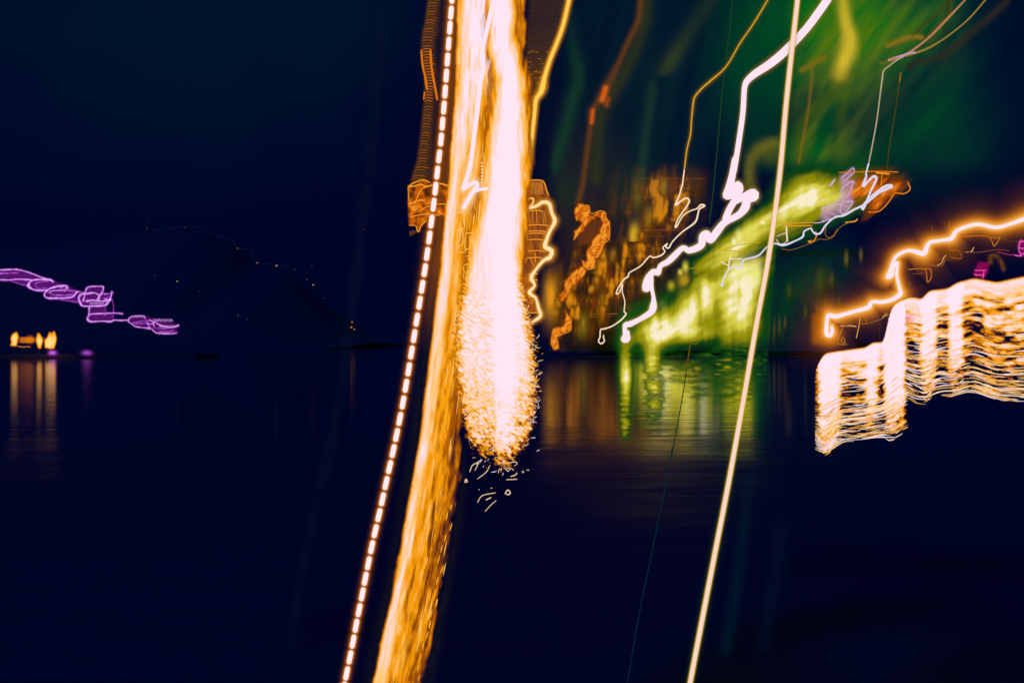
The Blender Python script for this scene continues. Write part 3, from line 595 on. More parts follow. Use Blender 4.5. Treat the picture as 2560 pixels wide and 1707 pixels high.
halo(t, tw, (150, 120, 20), 8.6, .8, 2.5, shape=3.5); halo(t, tw2, (190, 165, 40), 7.6, .65, 2.5, D=7.78, shape=3)
# thin gold trail
tg = zA([(2110, -60), (2080, 0), (1960, 200), (1850, 360), (1730, 560), (1600, 680, 1.4), (1530, 740, 1.2), (1470, 810, 1.2), (1455, 860, 1.2), (1440, 1000), (1430, 1130), (1400, 1260), (1380, 1420), (1362, 1560)]) + zc([(1120, 180), (1092, 280, 1.1), (1062, 355, 1.5), (1110, 320, 1.2), (1150, 300, 1.3), (1172, 320, 1.3), (1150, 365, 1.2), (1085, 460), (1060, 530, 1.3), (1075, 520), (1120, 440), (1180, 400), (1230, 382), (1262, 352, 1.4), (1292, 360, 1.4), (1250, 385, 1.3), (1240, 420, 1.2), (1215, 490, 1.4), (1115, 565, 1.1), (1040, 640), (1010, 690, 1.2), (985, 680, 1.2), (1000, 655), (962, 690), (980, 715), (950, 748, 1.2), (890, 766, 1.1), (860, 755), (790, 830), (700, 885), (690, 915, 1.2), (660, 935, 1.2), (610, 1010), (598, 1050, 1.1), (622, 1040), (648, 972, .8), (645, 1030, .8), (665, 1110, .8), (660, 1190), (676, 1205, 1.2), (640, 1250, 1.2), (570, 1300), (500, 1325, 1.2), (475, 1330), (470, 1390), (458, 1420), (480, 1440, 1.1), (505, 1418), (496, 1385, .9), (503, 1370, .8)])
n1 = 13
t = trail('thin_gold_trail', 'thin gold light trail with a bent shoulder ending in a tiny hook', 7.3, [(tg[:n1], 1.5, (214, 158, 40)), (tg[n1 - 1:], 1.55, (255, 226, 190))])
halo(t, tg[:n1], (120, 92, 10), 4.2, .6, 2.5)
# straight white line
sl = [(2000, -40), (1994, 0), (1967, 244), (1949, 440), (1922, 640), (1892.8, 800), (1862, 980), (1822.5, 1200), (1780, 1420), (1725, 1707), (1716, 1760)]
t = trail('straight_light_line', 'nearly straight pale line of light crossing the right half top to bottom', 6.8, [(sl, 5.2, (255, 214, 196))])
halo(t, sl, (206, 170, 24), 7.2, .9, 2.5, D=6.9, shape=5)
halo(t, sl, (40, 74, 10), 10.5, .35, 4, D=7.0)
# faint lines
trail('faint_light_line', 'very faint olive hairline left of the thick white trail', 7.9, [(zA([(1788, -40), (1745, 380), (1700, 750), (1660, 1200), (1628, 1540)]) + zc([(1352, 300), (1328, 500)]), 1.3, (30, 62, 30))])
trail('faint_light_line', 'barely visible teal hairline slanting through the dark water at bottom', 6.6, [(Z(1300, 800, 3.357, [(1430, 190), (1400, 400)]), 1.6, (96, 72, 14)), (Z(1300, 800, 3.357, [(1400, 400), (1370, 600), (1330, 830), (1270, 1160)]), 1.3, (28, 50, 34)), (Z(1500, 1200, 3.092, [(560, -260), (515, 0), (400, 560), (290, 1100), (200, 1640)]), 1.3, (6, 34, 44))])
# lavender / gold pair
lv1 = zB([(1870, -50), (1830, 0), (1650, 190, 1.5), (1500, 340, 1.3), (1330, 470, 1.4), (1230, 515, 1.6), (1145, 540, 2.2)])
lv2 = zB([(2050, -50), (2010, 0), (1850, 180), (1650, 340), (1500, 430, 1.3), (1380, 475, 1.4), (1290, 500, 1.5)])
lv3 = zB([(1290, 500), (1210, 545), (1150, 590), (1102, 630), (1090, 700, 1.3), (1070, 850), (1040, 1080), (1000, 1300), (970, 1450), (942, 1560)]) + zd([(1150, 120, 1.2), (1122, 205, 1.9), (1165, 165, 1.4), (1208, 128, 1.7), (1226, 150, 1.6), (1180, 250, 1.3), (1122, 388, 1.5), (1112, 368, 1.2), (1180, 290), (1300, 205, 1.7), (1348, 208, 1.7), (1240, 262, 1.5), (1140, 345, 1.4), (1050, 390, 1.3), (970, 435, 1.4), (900, 450), (830, 510, 1.1), (790, 570, 1.2), (750, 580, 1.2), (720, 550), (715, 535), (660, 560), (650, 600, 1.3), (600, 630), (500, 668, 1.4), (430, 655), (370, 680), (300, 750), (210, 775), (180, 790), (160, 850, 1.2), (110, 835), (60, 870), (30, 930), (10, 990, .9), (36, 968, .8)])
t = trail('lavender_light_trail', 'thin lavender white trail dropping from the upper right then winding left', 8.0, [(lv1, 2.0, (176, 122, 84)), (lv2, 1.9, (150, 120, 50)), (lv3[:9], 1.7, (176, 160, 130)), (lv3[8:], 1.9, (222, 216, 240))])
t.part('bright_fork', tube(zB([(1140, 540), (1230, 512), (1330, 480), (1390, 472)]), 3.2, 7.96, 8), em((196, 146, 178)))
for pts, r, c in [([(1140, 410), (1230, 370), (1350, 330), (1440, 335)], 3.6, (150, 108, 28)), ([(1350, 330), (1480, 210), (1640, 60), (1690, -40)], 2.6, (58, 62, 22)), ([(1480, 340), (1680, 130), (1700, -40)], 2.2, (76, 66, 26)), ([(1070, 565), (1140, 555)], 1.8, (110, 110, 30))]:
    halo(t, zB(pts), c, r * 1.6, .75, 2.5, D=8.15, name='streak')
# dim orange twin
t = trail('dim_orange_line', 'dim orange hairline right of the lavender trail with a bright upper tip', 8.3, [(zB([(1253, 645, 1.4), (1246, 700, 1.6), (1225, 870), (1180, 1150), (1150, 1330), (1130, 1520, .8)]), 1.5, (66, 62, 20))])
t.part('bright_tip', tube(zB([(1254, 645), (1244, 735)]), 2.0, 8.25, 6), em((140, 88, 22)))
halo(t, zB([(1320, 600), (1400, 555), (1500, 535), (1620, 500), (1760, 400), (2050, 150), (2200, 20)]), (44, 40, 28), 9, .7, 4, name='streak')
halo(t, zB([(1640, 480), (1650, 250), (1690, 0)]), (30, 50, 26), 5, .7, 4, name='streak', D=8.5)
# yellow trail right of the column
ty = Z(900, 0, 3.92, [(2075, -70), (2050, 0), (1990, 250), (1930, 420), (1865, 580), (1812, 750, 1.1), (1790, 850, 1.5), (1770, 910, 1.3), (1725, 980, 1.1), (1712, 1100), (1695, 1250), (1660, 1560)]) + Z(900, 400, 3.92, [(1640, 150), (1610, 300), (1570, 430)])
t = trail('yellow_light_trail', 'yellow light trail bending down the right side of the white column', 6.5, [(ty, 4.3, (255, 206, 84))])
halo(t, ty, (236, 150, 14), 7.8, .9, 3, D=6.6, shape=3)
# rust trail with scribble
tr = zA([(1030, -50), (1015, 0), (990, 180), (910, 350), (830, 530), (705, 780, 1.6), (640, 880), (608, 930, 1.3), (590, 1080), (560, 1300), (525, 1560)]) + zc([(320, 250), (300, 340)])
t = Thing('rust_light_trail', 1400, 868, 7.9, 'dim rust coloured trail ending in a knotted orange scribble near the water', 'light trail')
halo(t, tr, (104, 60, 18), 7, .7, 3, D=7.9, name='streak')
halo(t, zA([(1060, -50), (1040, 180), (960, 420), (860, 640), (760, 820), (680, 960), (650, 1200), (640, 1500)]), (44, 50, 26), 16, .75, 5, D=8.1, name='streak')
halo(t, zA([(720, 740), (690, 840)]), (222, 98, 20), 6.5, .9, 2, D=7.8, name='bright_knot')
halo(t, zA([(612, 930), (600, 1030)]), (206, 92, 20), 5, .85, 2, D=7.8, name='bright_knot')
halo(t, zA([(740, 830), (725, 880)]), (150, 66, 20), 6, .8, 2, D=7.8, name='bright_knot')
for poly, al, sd in [([(300, 345), (270, 400), (280, 470), (330, 490), (300, 540), (270, 560), (265, 630), (330, 560), (400, 470), (440, 455), (390, 430), (385, 360), (340, 345)], .9, 5),
                     ([(410, 440), (470, 398), (510, 410), (515, 450), (548, 480), (548, 630), (490, 610), (470, 560), (490, 500), (470, 450)], .92, 6),
                     ([(490, 560), (530, 600), (500, 680), (470, 750), (435, 780), (430, 845), (380, 860), (335, 830), (330, 790), (370, 790), (365, 720), (430, 600)], .9, 7),
                     ([(330, 830), (370, 870), (330, 930), (260, 990), (230, 1040), (195, 1090), (190, 950), (230, 900)], .88, 8),
                     ([(200, 1010), (210, 1100), (160, 1115), (145, 1060)], .7, 9), ([(205, 1200), (250, 1230), (245, 1330), (140, 1390), (150, 1480), (110, 1490), (80, 1440), (100, 1320), (190, 1300)], .92, 10)]:
    q = zc(poly); x0 = min(p[0] for p in q) - 6; x1 = max(p[0] for p in q) + 6; y0 = min(p[1] for p in q) - 6; y1 = max(p[1] for p in q) + 6
    burn(t, (x0, y0, x1, y1), 2, lambda X, Y: al * polyfield(X, Y, q, 5) * (.22 + 1.3 * fnoise((X + Y * .5) / 5, (Y - .6 * X) / 11, 90 + sd, 3)), EMBER, D=7.8, T=7)
glow(t, 'ember_shade', (136, 66, 10), *(((1430, 500, 1530, 620), 4, lambda X, Y: .55 * polyfield(X, Y, zc([(300, 560), (420, 460), (500, 480), (480, 600), (380, 720), (300, 660)]), 8) * (.4 + .7 * fnoise((X + Y) / 6, (Y - X) / 30, 99)))), D=7.75)
for pts in ([(300, 345), (340, 360), (385, 360), (400, 420), (470, 400), (512, 412), (520, 460), (545, 500), (540, 620), (500, 660), (455, 750)], [(440, 600), (400, 690), (375, 740), (390, 810), (435, 830)], [(335, 790), (345, 830), (380, 860), (430, 840)], [(300, 880), (240, 920), (210, 960), (215, 1010), (200, 1080)], [(210, 1200), (240, 1290), (180, 1330), (110, 1330), (90, 1430), (110, 1480), (140, 1450), (120, 1370)], [(245, 1300), (235, 1340), (150, 1375)], [(280, 440), (290, 480)], [(265, 630), (290, 560), (340, 500)]):
    t.part('strand', tube(zc(pts), .8, 7.5, 6), em((240, 150, 40)))
for k in range(9):
    x = 360 + k * 9; t.part('rib', tube(zc([(340 + k * 10, 800 + k * 3), (345 + k * 10, 850 + k * 1)]), .7, 7.66, 5), em((236, 140, 36)))
for k in range(8):
    t.part('rib', tube(zc([(430 - k * 6, 650 + k * 22), (490 - k * 9, 640 + k * 24)]), .7, 7.66, 5), em((240, 160, 50)))

# ------------------------------------------------------------------ glowing amber squiggle, wires and magenta patches at the right edge
ze = lambda pts: Z(1950, 500, 3.136, pts)
sq = ze([(2010, 110, 1.2), (1913, 150, 1.2), (1800, 190), (1690, 215), (1540, 192), (1390, 240), (1345, 300, 1.2), (1280, 315, .9), (1180, 332), (1150, 370, 1.2), (1125, 420, 1.4), (1010, 397, .9), (910, 445, .9), (865, 550, .9), (845, 605, 1.2), (880, 585, 1.1), (885, 540, .8), (920, 490, .8), (915, 590, .8), (940, 700, .9), (942, 738, 1.3), (880, 780, 1.1), (800, 800), (720, 800), (695, 840, 1.2), (560, 880), (440, 912, 1.2), (385, 905, 1.3), (370, 930), (365, 1045, 1.2), (388, 1062, 1.2), (410, 1035, 1.0), (402, 985, .7)])
t = trail('amber_squiggle', 'bright amber squiggle of light with a white core entering from the right edge', 7.4, [(sq, 4.6, WHITE)])
halo(t, sq, (255, 190, 90), 9.5, .93, 3, D=7.5)
halo(t, sq, (236, 132, 8), 19, .9, 4, D=7.6, T=12)
halo(t, sq, (130, 64, 6), 40, .5, 7, D=7.75, T=16, shape=1.6)
glow(t, 'ember_glow', (170, 88, 8), (2020, 770, 2110, 870), 4, lambda X, Y: .75 * bar(X, Y, 2062, 822, 36, 42, .5), D=7.8)
WR = [([(1000, 545), (1130, 540), (1150, 590), (1155, 645), (1185, 610), (1180, 545), (1130, 540)], 1.1, (222, 120, 20)), ([(1030, 580), (1130, 575)], .8, (130, 76, 16)), ([(985, 690), (975, 650), (1025, 655), (1010, 690)], .8, (130, 86, 16)), ([(1230, 515), (1270, 490), (1280, 455), (1305, 430)], 1.1, (240, 180, 110)), ([(1100, 490), (1230, 518), (1275, 510), (1300, 450)], .8, (170, 100, 30)),
      ([(1310, 395), (1400, 400), (1420, 460), (1330, 445)], 1.0, (170, 96, 16)), ([(1460, 410), (1500, 405), (1520, 370)], 1.1, (230, 190, 110)), ([(1430, 408), (1560, 410), (1700, 390), (1800, 400)], .9, (130, 70, 30)), ([(1410, 290), (1520, 283), (1630, 285), (1665, 330), (1680, 362), (1725, 295), (1690, 300), (1650, 290)], 1.2, (206, 120, 20)), ([(1720, 295), (1820, 325), (1913, 320)], .7, (90, 60, 16)),
      ([(570, 905), (620, 915), (625, 950), (610, 1030), (597, 1085)], 1.2, (236, 160, 60)), ([(600, 905), (650, 910), (678, 965), (625, 970)], .9, (190, 110, 20)), ([(470, 990), (540, 985), (600, 992)], 1.5, (244, 180, 110)), ([(490, 1000), (450, 1120), (470, 1132), (525, 1132)], .9, (216, 140, 40)), ([(490, 1070), (480, 1110), (510, 1120), (500, 1080), (505, 1075)], .9, (216, 140, 40)), ([(680, 970), (790, 935), (830, 905)], .8, (150, 110, 60)), ([(800, 925), (840, 880)], .9, (230, 180, 90)), ([(810, 920), (850, 895)], .9, (230, 180, 90)),
      ([(1200, 300), (1190, 200)], 1.5, (90, 60, 14)), ([(1330, 240), (1328, 165)], 2.0, (140, 80, 14)), ([(1860, 430), (1800, 430), (1700, 405)], .9, (170, 50, 110)), ([(365, 850), (360, 790)], 1.4, (84, 62, 14)), ([(460, 840), (460, 775)], 1.4, (84, 62, 14)), ([(290, 890), (292, 840)], 1.4, (96, 70, 16)), ([(770, 980), (785, 1100)], 1.0, (60, 36, 20)), ([(500, 985), (770, 975), (800, 1000)], .7, (60, 40, 20))]
LBL = 'thin tangled amber wires of light hanging below the bright squiggle'
t = Thing('wire_light_tangle', 2250, 862, 7.9, LBL, 'light trail')
for pts, r, c in WR: t.part('wire', tube(ze(pts), r, 7.9, 6, sway=.03), em(c))
glow(t, 'veil', (120, 64, 10), (2270, 590, 2500, 660), 4, lambda X, Y: .65 * polyfield(X, Y, ze([(1000, 500), (1180, 380), (1350, 370), (1420, 400), (1400, 470), (1270, 480), (1160, 540)]), 10) * (.5 + .6 * fnoise((X + Y) / 22, (Y - X * .3) / 6, 101)), D=8.0)
glow(t, 'veil', (120, 70, 14), (2460, 630, 2520, 690), 2.5, lambda X, Y: .7 * np.exp(-(pdist(X, Y, ze([(1650, 490), (1650, 440), (1690, 430), (1730, 480), (1755, 545)]))[0] / 5) ** 2) * fnoise(X / 3, Y / 8, 102) * 1.5, D=8.0, T=8)
t = Thing('magenta_light_patch', 2455, 694, 7.7, 'small magenta patch of light with bright rungs above the curtain', 'light patch')
glow(t, 'veil', (150, 10, 92), (2425, 645, 2485, 705), 2.5, lambda X, Y: .85 * polyfield(X, Y, ze([(1560, 485), (1635, 490), (1630, 560), (1600, 610), (1530, 600), (1515, 580)]), 3) * (.5 + .6 * fnoise(X / 5, Y / 5, 103)), T=8)
for pts in ([(1525, 552), (1575, 552), (1620, 550)], [(1530, 590), (1570, 588), (1605, 590)], [(1600, 548), (1590, 620)], [(1520, 580), (1560, 590)]):
    t.part('rung', tube(ze(pts), 1.3, 7.66, 6), em((240, 70, 170)))
t = Thing('magenta_light_patch', 2545, 645, 7.7, 'magenta tangle of light touching the right edge of the frame', 'light patch')
glow(t, 'veil', (150, 16, 100), (2525, 592, 2600, 655), 2.5, lambda X, Y: .85 * polyfield(X, Y, ze([(1870, 320), (1960, 300), (2000, 380), (1960, 450), (1850, 440), (1890, 400), (1860, 360)]), 3) * (.5 + .6 * fnoise(X / 5, Y / 5, 104)), T=8)
for pts in ([(1870, 330), (1900, 325), (1960, 330)], [(1865, 375), (1910, 380), (1970, 370)], [(1830, 430), (1880, 440), (1905, 420), (1950, 425)], [(1890, 310), (1870, 380), (1895, 440)]):
    t.part('rung', tube(ze(pts), 1.3, 7.66, 6), em((235, 90, 190)))

# ------------------------------------------------------------------ the two rippling curtains of light, right
def curtain(label, D, top, bot, x0, x1, cols, seed, nfil, left_soft, right_soft):
    T_, B_ = tab(top, 14), tab(bot, 16)
    t = Thing('light_curtain', (x0 + x1) / 2, max(b for _, b in bot), D, label, 'light curtain', 'rippling curtains of light')
    rnd = random.Random(seed)
    def S(X, Y): return (Y - T_(X)) / (B_(X) - T_(X))
    def colm(X):
        c = 0
        for a, b, w in cols: c = np.maximum(c, w * sst(a - 9, a + 9, X) * (1 - sst(b - 9, b + 9, X)))
        return c
    def edge(X, Y):
        n = 14 * (fnoise(X / 8, Y / 5, seed + 4) - .5)
        return sst(x0, x0 + left_soft, X + n) * (1 - sst(x1 - right_soft, x1, X + n))
    bx = (x0 - 10, min(b for _, b in top) - 12, x1 + 8, max(b for _, b in bot) + 10)
    def heat(X, Y):
        s = S(X, Y); c = colm(X)
        n = fnoise(X / 26, s * 44, seed, 3); n2 = fnoise(X / 5, Y / 3.5, seed + 2, 3); n3 = fnoise(X / 60, s * 20, seed + 7, 2)
        h = (.56 if seed == 11 else .5) - .30 * sst(.12, .7, s) + .62 * c * (1 - .55 * sst(.5, 1.0, s)) + .4 * (1 - sst(.02, .22, s))
        h = h + (1.7 - .5 * c) * (n - .5) * sst(0, .2, s) + .55 * (n2 - .5) * sst(.05, .4, s) + .5 * (n3 - .5) * sst(0, .2, s)
        h = h - (.55 * sst(.55, 1.0, s)) * (1 - .3 * c) + .8 * (n2 - .5) * sst(.6, .9, s)
        gap = 0
        for a, b in ((2104, 2162), (2194, 2211), (2264, 2300), (2342, 2370), (2410, 2462)):
            gap = np.maximum(gap, sst(a - 6, a + 8, X) * (1 - sst(b - 8, b + 6, X)))
        h = h - .2 * gap * sst(.12, .4, s) + .2 * c * sst(.3, .5, s) * (1 - sst(.75, .95, s))
        return np.clip(h, 0, 1.1) * sst(-.02, .018, s) * edge(X, Y) * (1 - sst(.93, 1.01, s))
    burn(t, bx, 2.6, heat, FIRE, D=D + .15, T=7)
    pal = [(255, 190, 92), (255, 207, 140), (255, 224, 196), WHITE, (240, 165, 60)]
    for k in range(nfil):
        s = rnd.random() ** .42 * 1.03; L = rnd.uniform(18, 60) if rnd.random() < .55 else rnd.uniform(50, 130)
        if any(a < (xc := rnd.uniform(x0, x1)) < b for a, b, w in cols): L *= .35
        a = max(x0 + 2, xc - L / 2); b = min(x1 - 2, xc + L / 2)
        if b - a < 5: continue
        xs = np.linspace(a, b, max(4, int((b - a) / 9)))
        ph = rnd.uniform(0, 99); am = rnd.uniform(.6, 2.6) + 1.8 * max(0, s - .7)
        ysv = T_(xs) * (1 - s) + B_(xs) * s + am * (vnoise(xs / 12 + ph, xs * 0 + ph, seed) - .5) * 2 + rnd.uniform(-.05, .05) * (xs - a) * (1 if L < 30 else .2)
        kx = np.ones(5) / 5; yy = np.convolve(np.pad(ysv, 2, 'edge'), kx, 'valid') if len(ysv) > 6 else ysv
        r = rnd.uniform(.5, 1.15) * (1.0 if s > .5 else .8)
        pts = [(x, y, .5 + .8 * math.sin(math.pi * (i + .5) / len(xs))) for i, (x, y) in enumerate(zip(xs, yy))]
        t.part('filament', tube(pts, r, D - .28 - rnd.random() * .1, 5, raw=True), em(pal[rnd.randrange(5)] if s > .5 else pal[rnd.randrange(2, 4)]))
    return t
curtain('smaller lower curtain of rippling amber and white light left of the tall one', 7.0,
        [(2030, 950), (2046, 915), (2062, 886), (2090, 881), (2170, 870), (2180, 859), (2216, 857), (2222, 800), (2232, 770), (2246, 756), (2270, 746)],
        [(2030, 1095), (2041, 1112), (2056, 1138), (2078, 1130), (2086, 1096), (2130, 1098), (2180, 1092), (2205, 1085), (2230, 1095), (2270, 1070)],
        2036, 2272, [(2052, 2098, 1.0), (2170, 2190, .75), (2215, 2260, 1.0)], 11, 290, 16, 14)
curtain('larger upper curtain of wavy amber lines reaching the right edge', 7.2,
        [(2250, 752), (2269, 746), (2290, 746), (2307, 752), (2322, 730), (2374, 723), (2392, 710), (2435, 698), (2492, 709), (2600, 685)],
        [(2250, 975), (2266, 987), (2313, 1009), (2344, 979), (2380, 988), (2430, 968), (2489, 993), (2600, 1000)],
        2254, 2600, [(2254, 2262, .9), (2306, 2338, .95), (2374, 2404, .9)], 23, 300, 10, 4)
t = Thing('red_light_spot', 2268, 810, 6.85, 'small soft red spot of light inside the white of the curtain', 'light patch')
glow(t, 'spot', (226, 96, 110), (2245, 775, 2300, 822), 2.5, lambda X, Y: .75 * gauss(X, Y, 2270, 797, 14, 12, -.3) * (.5 + .6 * fnoise(X / 14, Y / 3, 7)), D=6.8, T=8)

# ------------------------------------------------------------------ central column of orange and white light
zf = lambda pts: Z(900, 0, 3.92, pts); zg = lambda pts: Z(900, 400, 3.92, pts); zh = lambda pts: Z(900, 800, 3.137, pts); zi = lambda pts: Z(800, 1200, 3.092, pts)
D = 6.2
t = Thing('orange_light_column', 930, 1720, D, 'wide streaky orange column of light leaning from top to bottom', 'light trail')
LA = tab([(-40, 1142), (0, 1140), (200, 1136), (400, 1122), (600, 1104), (800, 1082), (900, 1069), (1000, 1057), (1100, 1044), (1200, 1027), (1300, 1010), (1400, 992), (1500, 973), (1600, 949), (1760, 918)])
RA = tab([(-40, 1322), (0, 1320), (200, 1312), (400, 1328), (520, 1318), (640, 1305), (800, 1290), (900, 1260), (960, 1215), (1010, 1168), (1060, 1158), (1100, 1158), (1200, 1156), (1300, 1140), (1400, 1120), (1500, 1102), (1600, 1086), (1760, 1050)])
lean = tab([(-40, 1150), (400, 1122), (800, 1082), (1200, 1027), (1400, 992), (1600, 949), (1760, 918)])
def f_band(X, Y):
    u = X - lean(Y); n = fnoise(u / 7, Y / 75, 201, 3); n2 = fnoise(u / 5, Y / 28, 202, 2)
    w = RA(Y) - LA(Y); q = (X - LA(Y)) / w
    jit = 7 * (fnoise(u / 30, Y / 35, 203) - .5)
    a = sst(-2, 12, X - LA(Y) + jit) * sst(0, 14, RA(Y) - X + 2.2 * jit)
    dark = sst(.45, .95, q) * sst(950, 1080, Y)
    hole = .42 * gauss(X, Y, 1212, 330, 16, 90) + .3 * gauss(X, Y, 1165, 640, 12, 110) + .3 * gauss(X, Y, 1148, 940, 12, 130, .12) + .3 * gauss(X, Y, 1304, 190, 10, 200)
    h = .47 - .1 * sst(600, 900, Y) + (.33 + .06 * sst(600, 900, Y)) * np.exp(-(np.abs(X - CA(Y)) / WA(Y)) ** 2.4) * (.55 + .7 * n) + .25 * sst(1146, 1180, X) * (1 - sst(1225, 1260, X)) * (1 - sst(150, 480, Y))
    h = h + .46 * (n - .5) + .3 * (n2 - .5) * sst(.12, .3, q) - .2 * dark - hole * (.5 + .8 * n2)
    return np.clip(h, .1 + .2 * (1 - sst(900, 1100, Y)), 1) * a
CA = tab([(-40, 1188), (0, 1186), (100, 1180), (200, 1168), (400, 1141), (600, 1117), (800, 1100), (1000, 1076), (1100, 1064), (1200, 1045), (1300, 1028), (1400, 1012), (1500, 992), (1600, 970), (1760, 940)])
WA = tab([(-40, 36), (200, 28), (400, 20), (600, 16), (800, 15), (1000, 14), (1200, 15), (1400, 17), (1760, 17)])
burn(t, (900, -40, 1350, 1760), 2.8, f_band, FIRE, D=D + .1, T=7)
def f_brown(X, Y):
    u = X - lean(Y); n = fnoise(u / 6, Y / 60, 221, 3)
    return .75 * sst(-34, -8, X - LA(Y)) * (1 - sst(6, 16, X - LA(Y))) * (1 - sst(620, 900, Y)) * (.45 + .7 * n) * sst(-30, 0, Y + 40)
glow(t, 'brown_fringe', (132, 68, 8), (1030, -40, 1180, 950), 4, f_brown, D=D + .14, T=10)
glow(t, 'dark_fringe', (36, 34, 24), (880, 700, 1180, 1760), 6, lambda X, Y: .45 * (sst(-40, 0, X - LA(Y)) * (1 - sst(0, 10, X - LA(Y))) + sst(-10, 4, X - RA(Y)) * (1 - sst(4, 34, X - RA(Y))) * sst(1080, 1200, Y)) * fnoise((X - lean(Y)) / 6, Y / 50, 225), D=D + .2, T=10)
rnd = random.Random(31)
for k in range(130):
    y = rnd.uniform(20, 1690); q = rnd.uniform(.32, .97) if y > 950 else rnd.uniform(.05, .5)
    L = rnd.uniform(18, 85); r = rnd.uniform(.5, 1.2)
    if q > .8: L *= .6; r *= 1.3
    x = LA(y) + q * (RA(y) - LA(y))
    if y > 950 and x > RA(y) - 3: continue
    dx = lean(y + L) - lean(y)
    c = [(255, 190, 60), (255, 205, 120), (226, 128, 10), (196, 96, 6), (160, 78, 8)][rnd.randrange(5 if q > .6 and y > 900 else 2)]
    t.part('filament', tube([(x, y, .3), (x + dx * .3, y + L * .3, 1), (x + dx * .7, y + L * .7, 1), (x + dx, y + L, .4)], r, D - .32 - rnd.random() * .1, 5, step=14), em(c))
for k in range(16):
    y = 1280 + k * 27; x = RA(y) - rnd.uniform(8, 26); L = 19
    t.part('filament', tube([(x, y, .7), (x - 4.5, y + L, .7)], rnd.uniform(1.6, 2.8), D - .34, 6, step=10), em([(255, 186, 50), (246, 168, 40)][k % 2]))
for pts in ([(1140, 40), (1130, 330), (1115, 520)], [(1075, 640), (1055, 800), (1045, 860)]):
    pass

D = 5.9
t = Thing('white_light_column', 1240, 1135, D, 'overexposed white column of light frayed at its base over the water', 'light trail')
LB = tab([(-40, 1226), (0, 1228), (100, 1228), (200, 1248), (300, 1238), (400, 1226), (476, 1216), (600, 1188), (706, 1172), (800, 1156), (927, 1153), (1055, 1172), (1103, 1186), (1150, 1215)])
RB = tab([(-40, 1276), (0, 1277), (100, 1276), (200, 1305), (300, 1306), (400, 1306), (476, 1306), (600, 1296), (706, 1290), (800, 1312), (900, 1324), (960, 1326), (1055, 1320), (1103, 1308), (1150, 1280)])
def f_white(X, Y):
    fr = 40 * (fnoise((X + .6 * Y) / 11, (Y - .6 * X) / 4, 301, 3) - .5) * sst(600, 800, Y); l = LB(Y) + fr - 8; r = RB(Y) + fr + 8
    e = 15 + 16 * (1 - sst(520, 760, Y)); ee = 26 * (fnoise(X / 7, Y / 40, 304, 3) - .5) * (1 - sst(560, 760, Y))
    a = sst(-e, e + 4, X - l + ee) * sst(-e, e + 4, r - X + ee)
    n = fnoise((X + .6 * Y) / 9, (Y - .6 * X) / 3.6, 302, 3); m = fnoise(X / 6, Y / 60, 303, 3)
    strip = np.exp(-(np.abs(X - np.interp(Y, [0, 400, 800, 1100], [1254, 1266, 1266, 1262])) / np.interp(Y, [0, 400, 800, 1130], [34, 52, 34, 22])) ** 3)
    lowr = sst(690, 780, Y)
    h = .74 + .35 * strip + lowr * (.85 * (n - .5) - .08) + (1 - lowr) * (.3 * (m - .5) + .14)
    h = h + .2 * lowr * (1 - sst(900, 1020, Y)) - .16 * sst(960, 1150, Y + 20 * (n - .5)) * (1 - .45 * strip) + .9 * (n - .5) * sst(960, 1110, Y)
    h = h - .8 * sst(1085, 1172, Y)
    return np.clip(h, 0, 1.1) * a
burn(t, (1110, -40, 1370, 1175), 2.6, f_white, FIRE, D=D + .1, T=6)
t.part('bright_strand', tube(zf([(1325, -70), (1310, 0), (1275, 160), (1235, 330), (1203, 470), (1207, 680), (1178, 820), (1160, 1000), (1130, 1250), (1090, 1568)]), 5.6, D - .34, 8), em(WHITE))
kn = zg([(1090, 0), (1065, 120), (1020, 260), (1010, 285), (1060, 250), (1130, 222), (1150, 250), (1110, 310), (1060, 390), (1010, 480)])
t.part('bright_strand', tube(kn, 5.4, D - .34, 8), em(WHITE))
t.part('bright_strand', tube(zg([(1110, 310), (1180, 290), (1260, 280)]), 4, D - .34, 8), em(WHITE))
halo(t, kn, (255, 205, 140), 12, .9, 3, D=D - .26, T=6)
for k in range(9):
    y = 20 + k * 32; t.part('bead', capsule(*zg([(1196, y), (1196, y + 20)])[0], *zg([(1196, y), (1195, y + 20)])[1], 1.8, D - .34, 6), em((255, 224, 190)))
rnd = random.Random(41)
def spark(x, y, L, ang, r, c, bend=0):
    dx, dy = math.cos(ang) * L, -math.sin(ang) * L
    t.part('spark', tube([(x, y, .5), (x + dx * .5 - dy * bend, y + dy * .5 + dx * bend, 1.1), (x + dx, y + dy, .5)], r * .8, D - .32 - rnd.random() * .08, 5, step=7), em(c))
SC = [WHITE, (255, 224, 190), (255, 200, 120), (250, 170, 60), (226, 120, 20)]
n = 0
while n < 255:
    y = 700 + 480 * rnd.random() ** .6
    side = rnd.random()
    if y < 1060:
        x = (LB(y) - rnd.gauss(6, 8)) if side < .4 and y > 985 else (RB(y) + rnd.gauss(6, 8))
    else:
        x = rnd.gauss(1245, 42)
        if y > 1130 and rnd.random() < .55: continue
    ang = math.radians(rnd.gauss(35, 32)) if x > 1240 else math.radians(rnd.gauss(40, 25))
    c = SC[min(3, int(abs(rnd.gauss(0, 1.4))))] if y > 1000 else SC[rnd.randrange(1, 4)]
    spark(x, y, rnd.uniform(5, 15), ang, rnd.uniform(.6, 1.15), c, rnd.uniform(-.15, .15)); n += 1
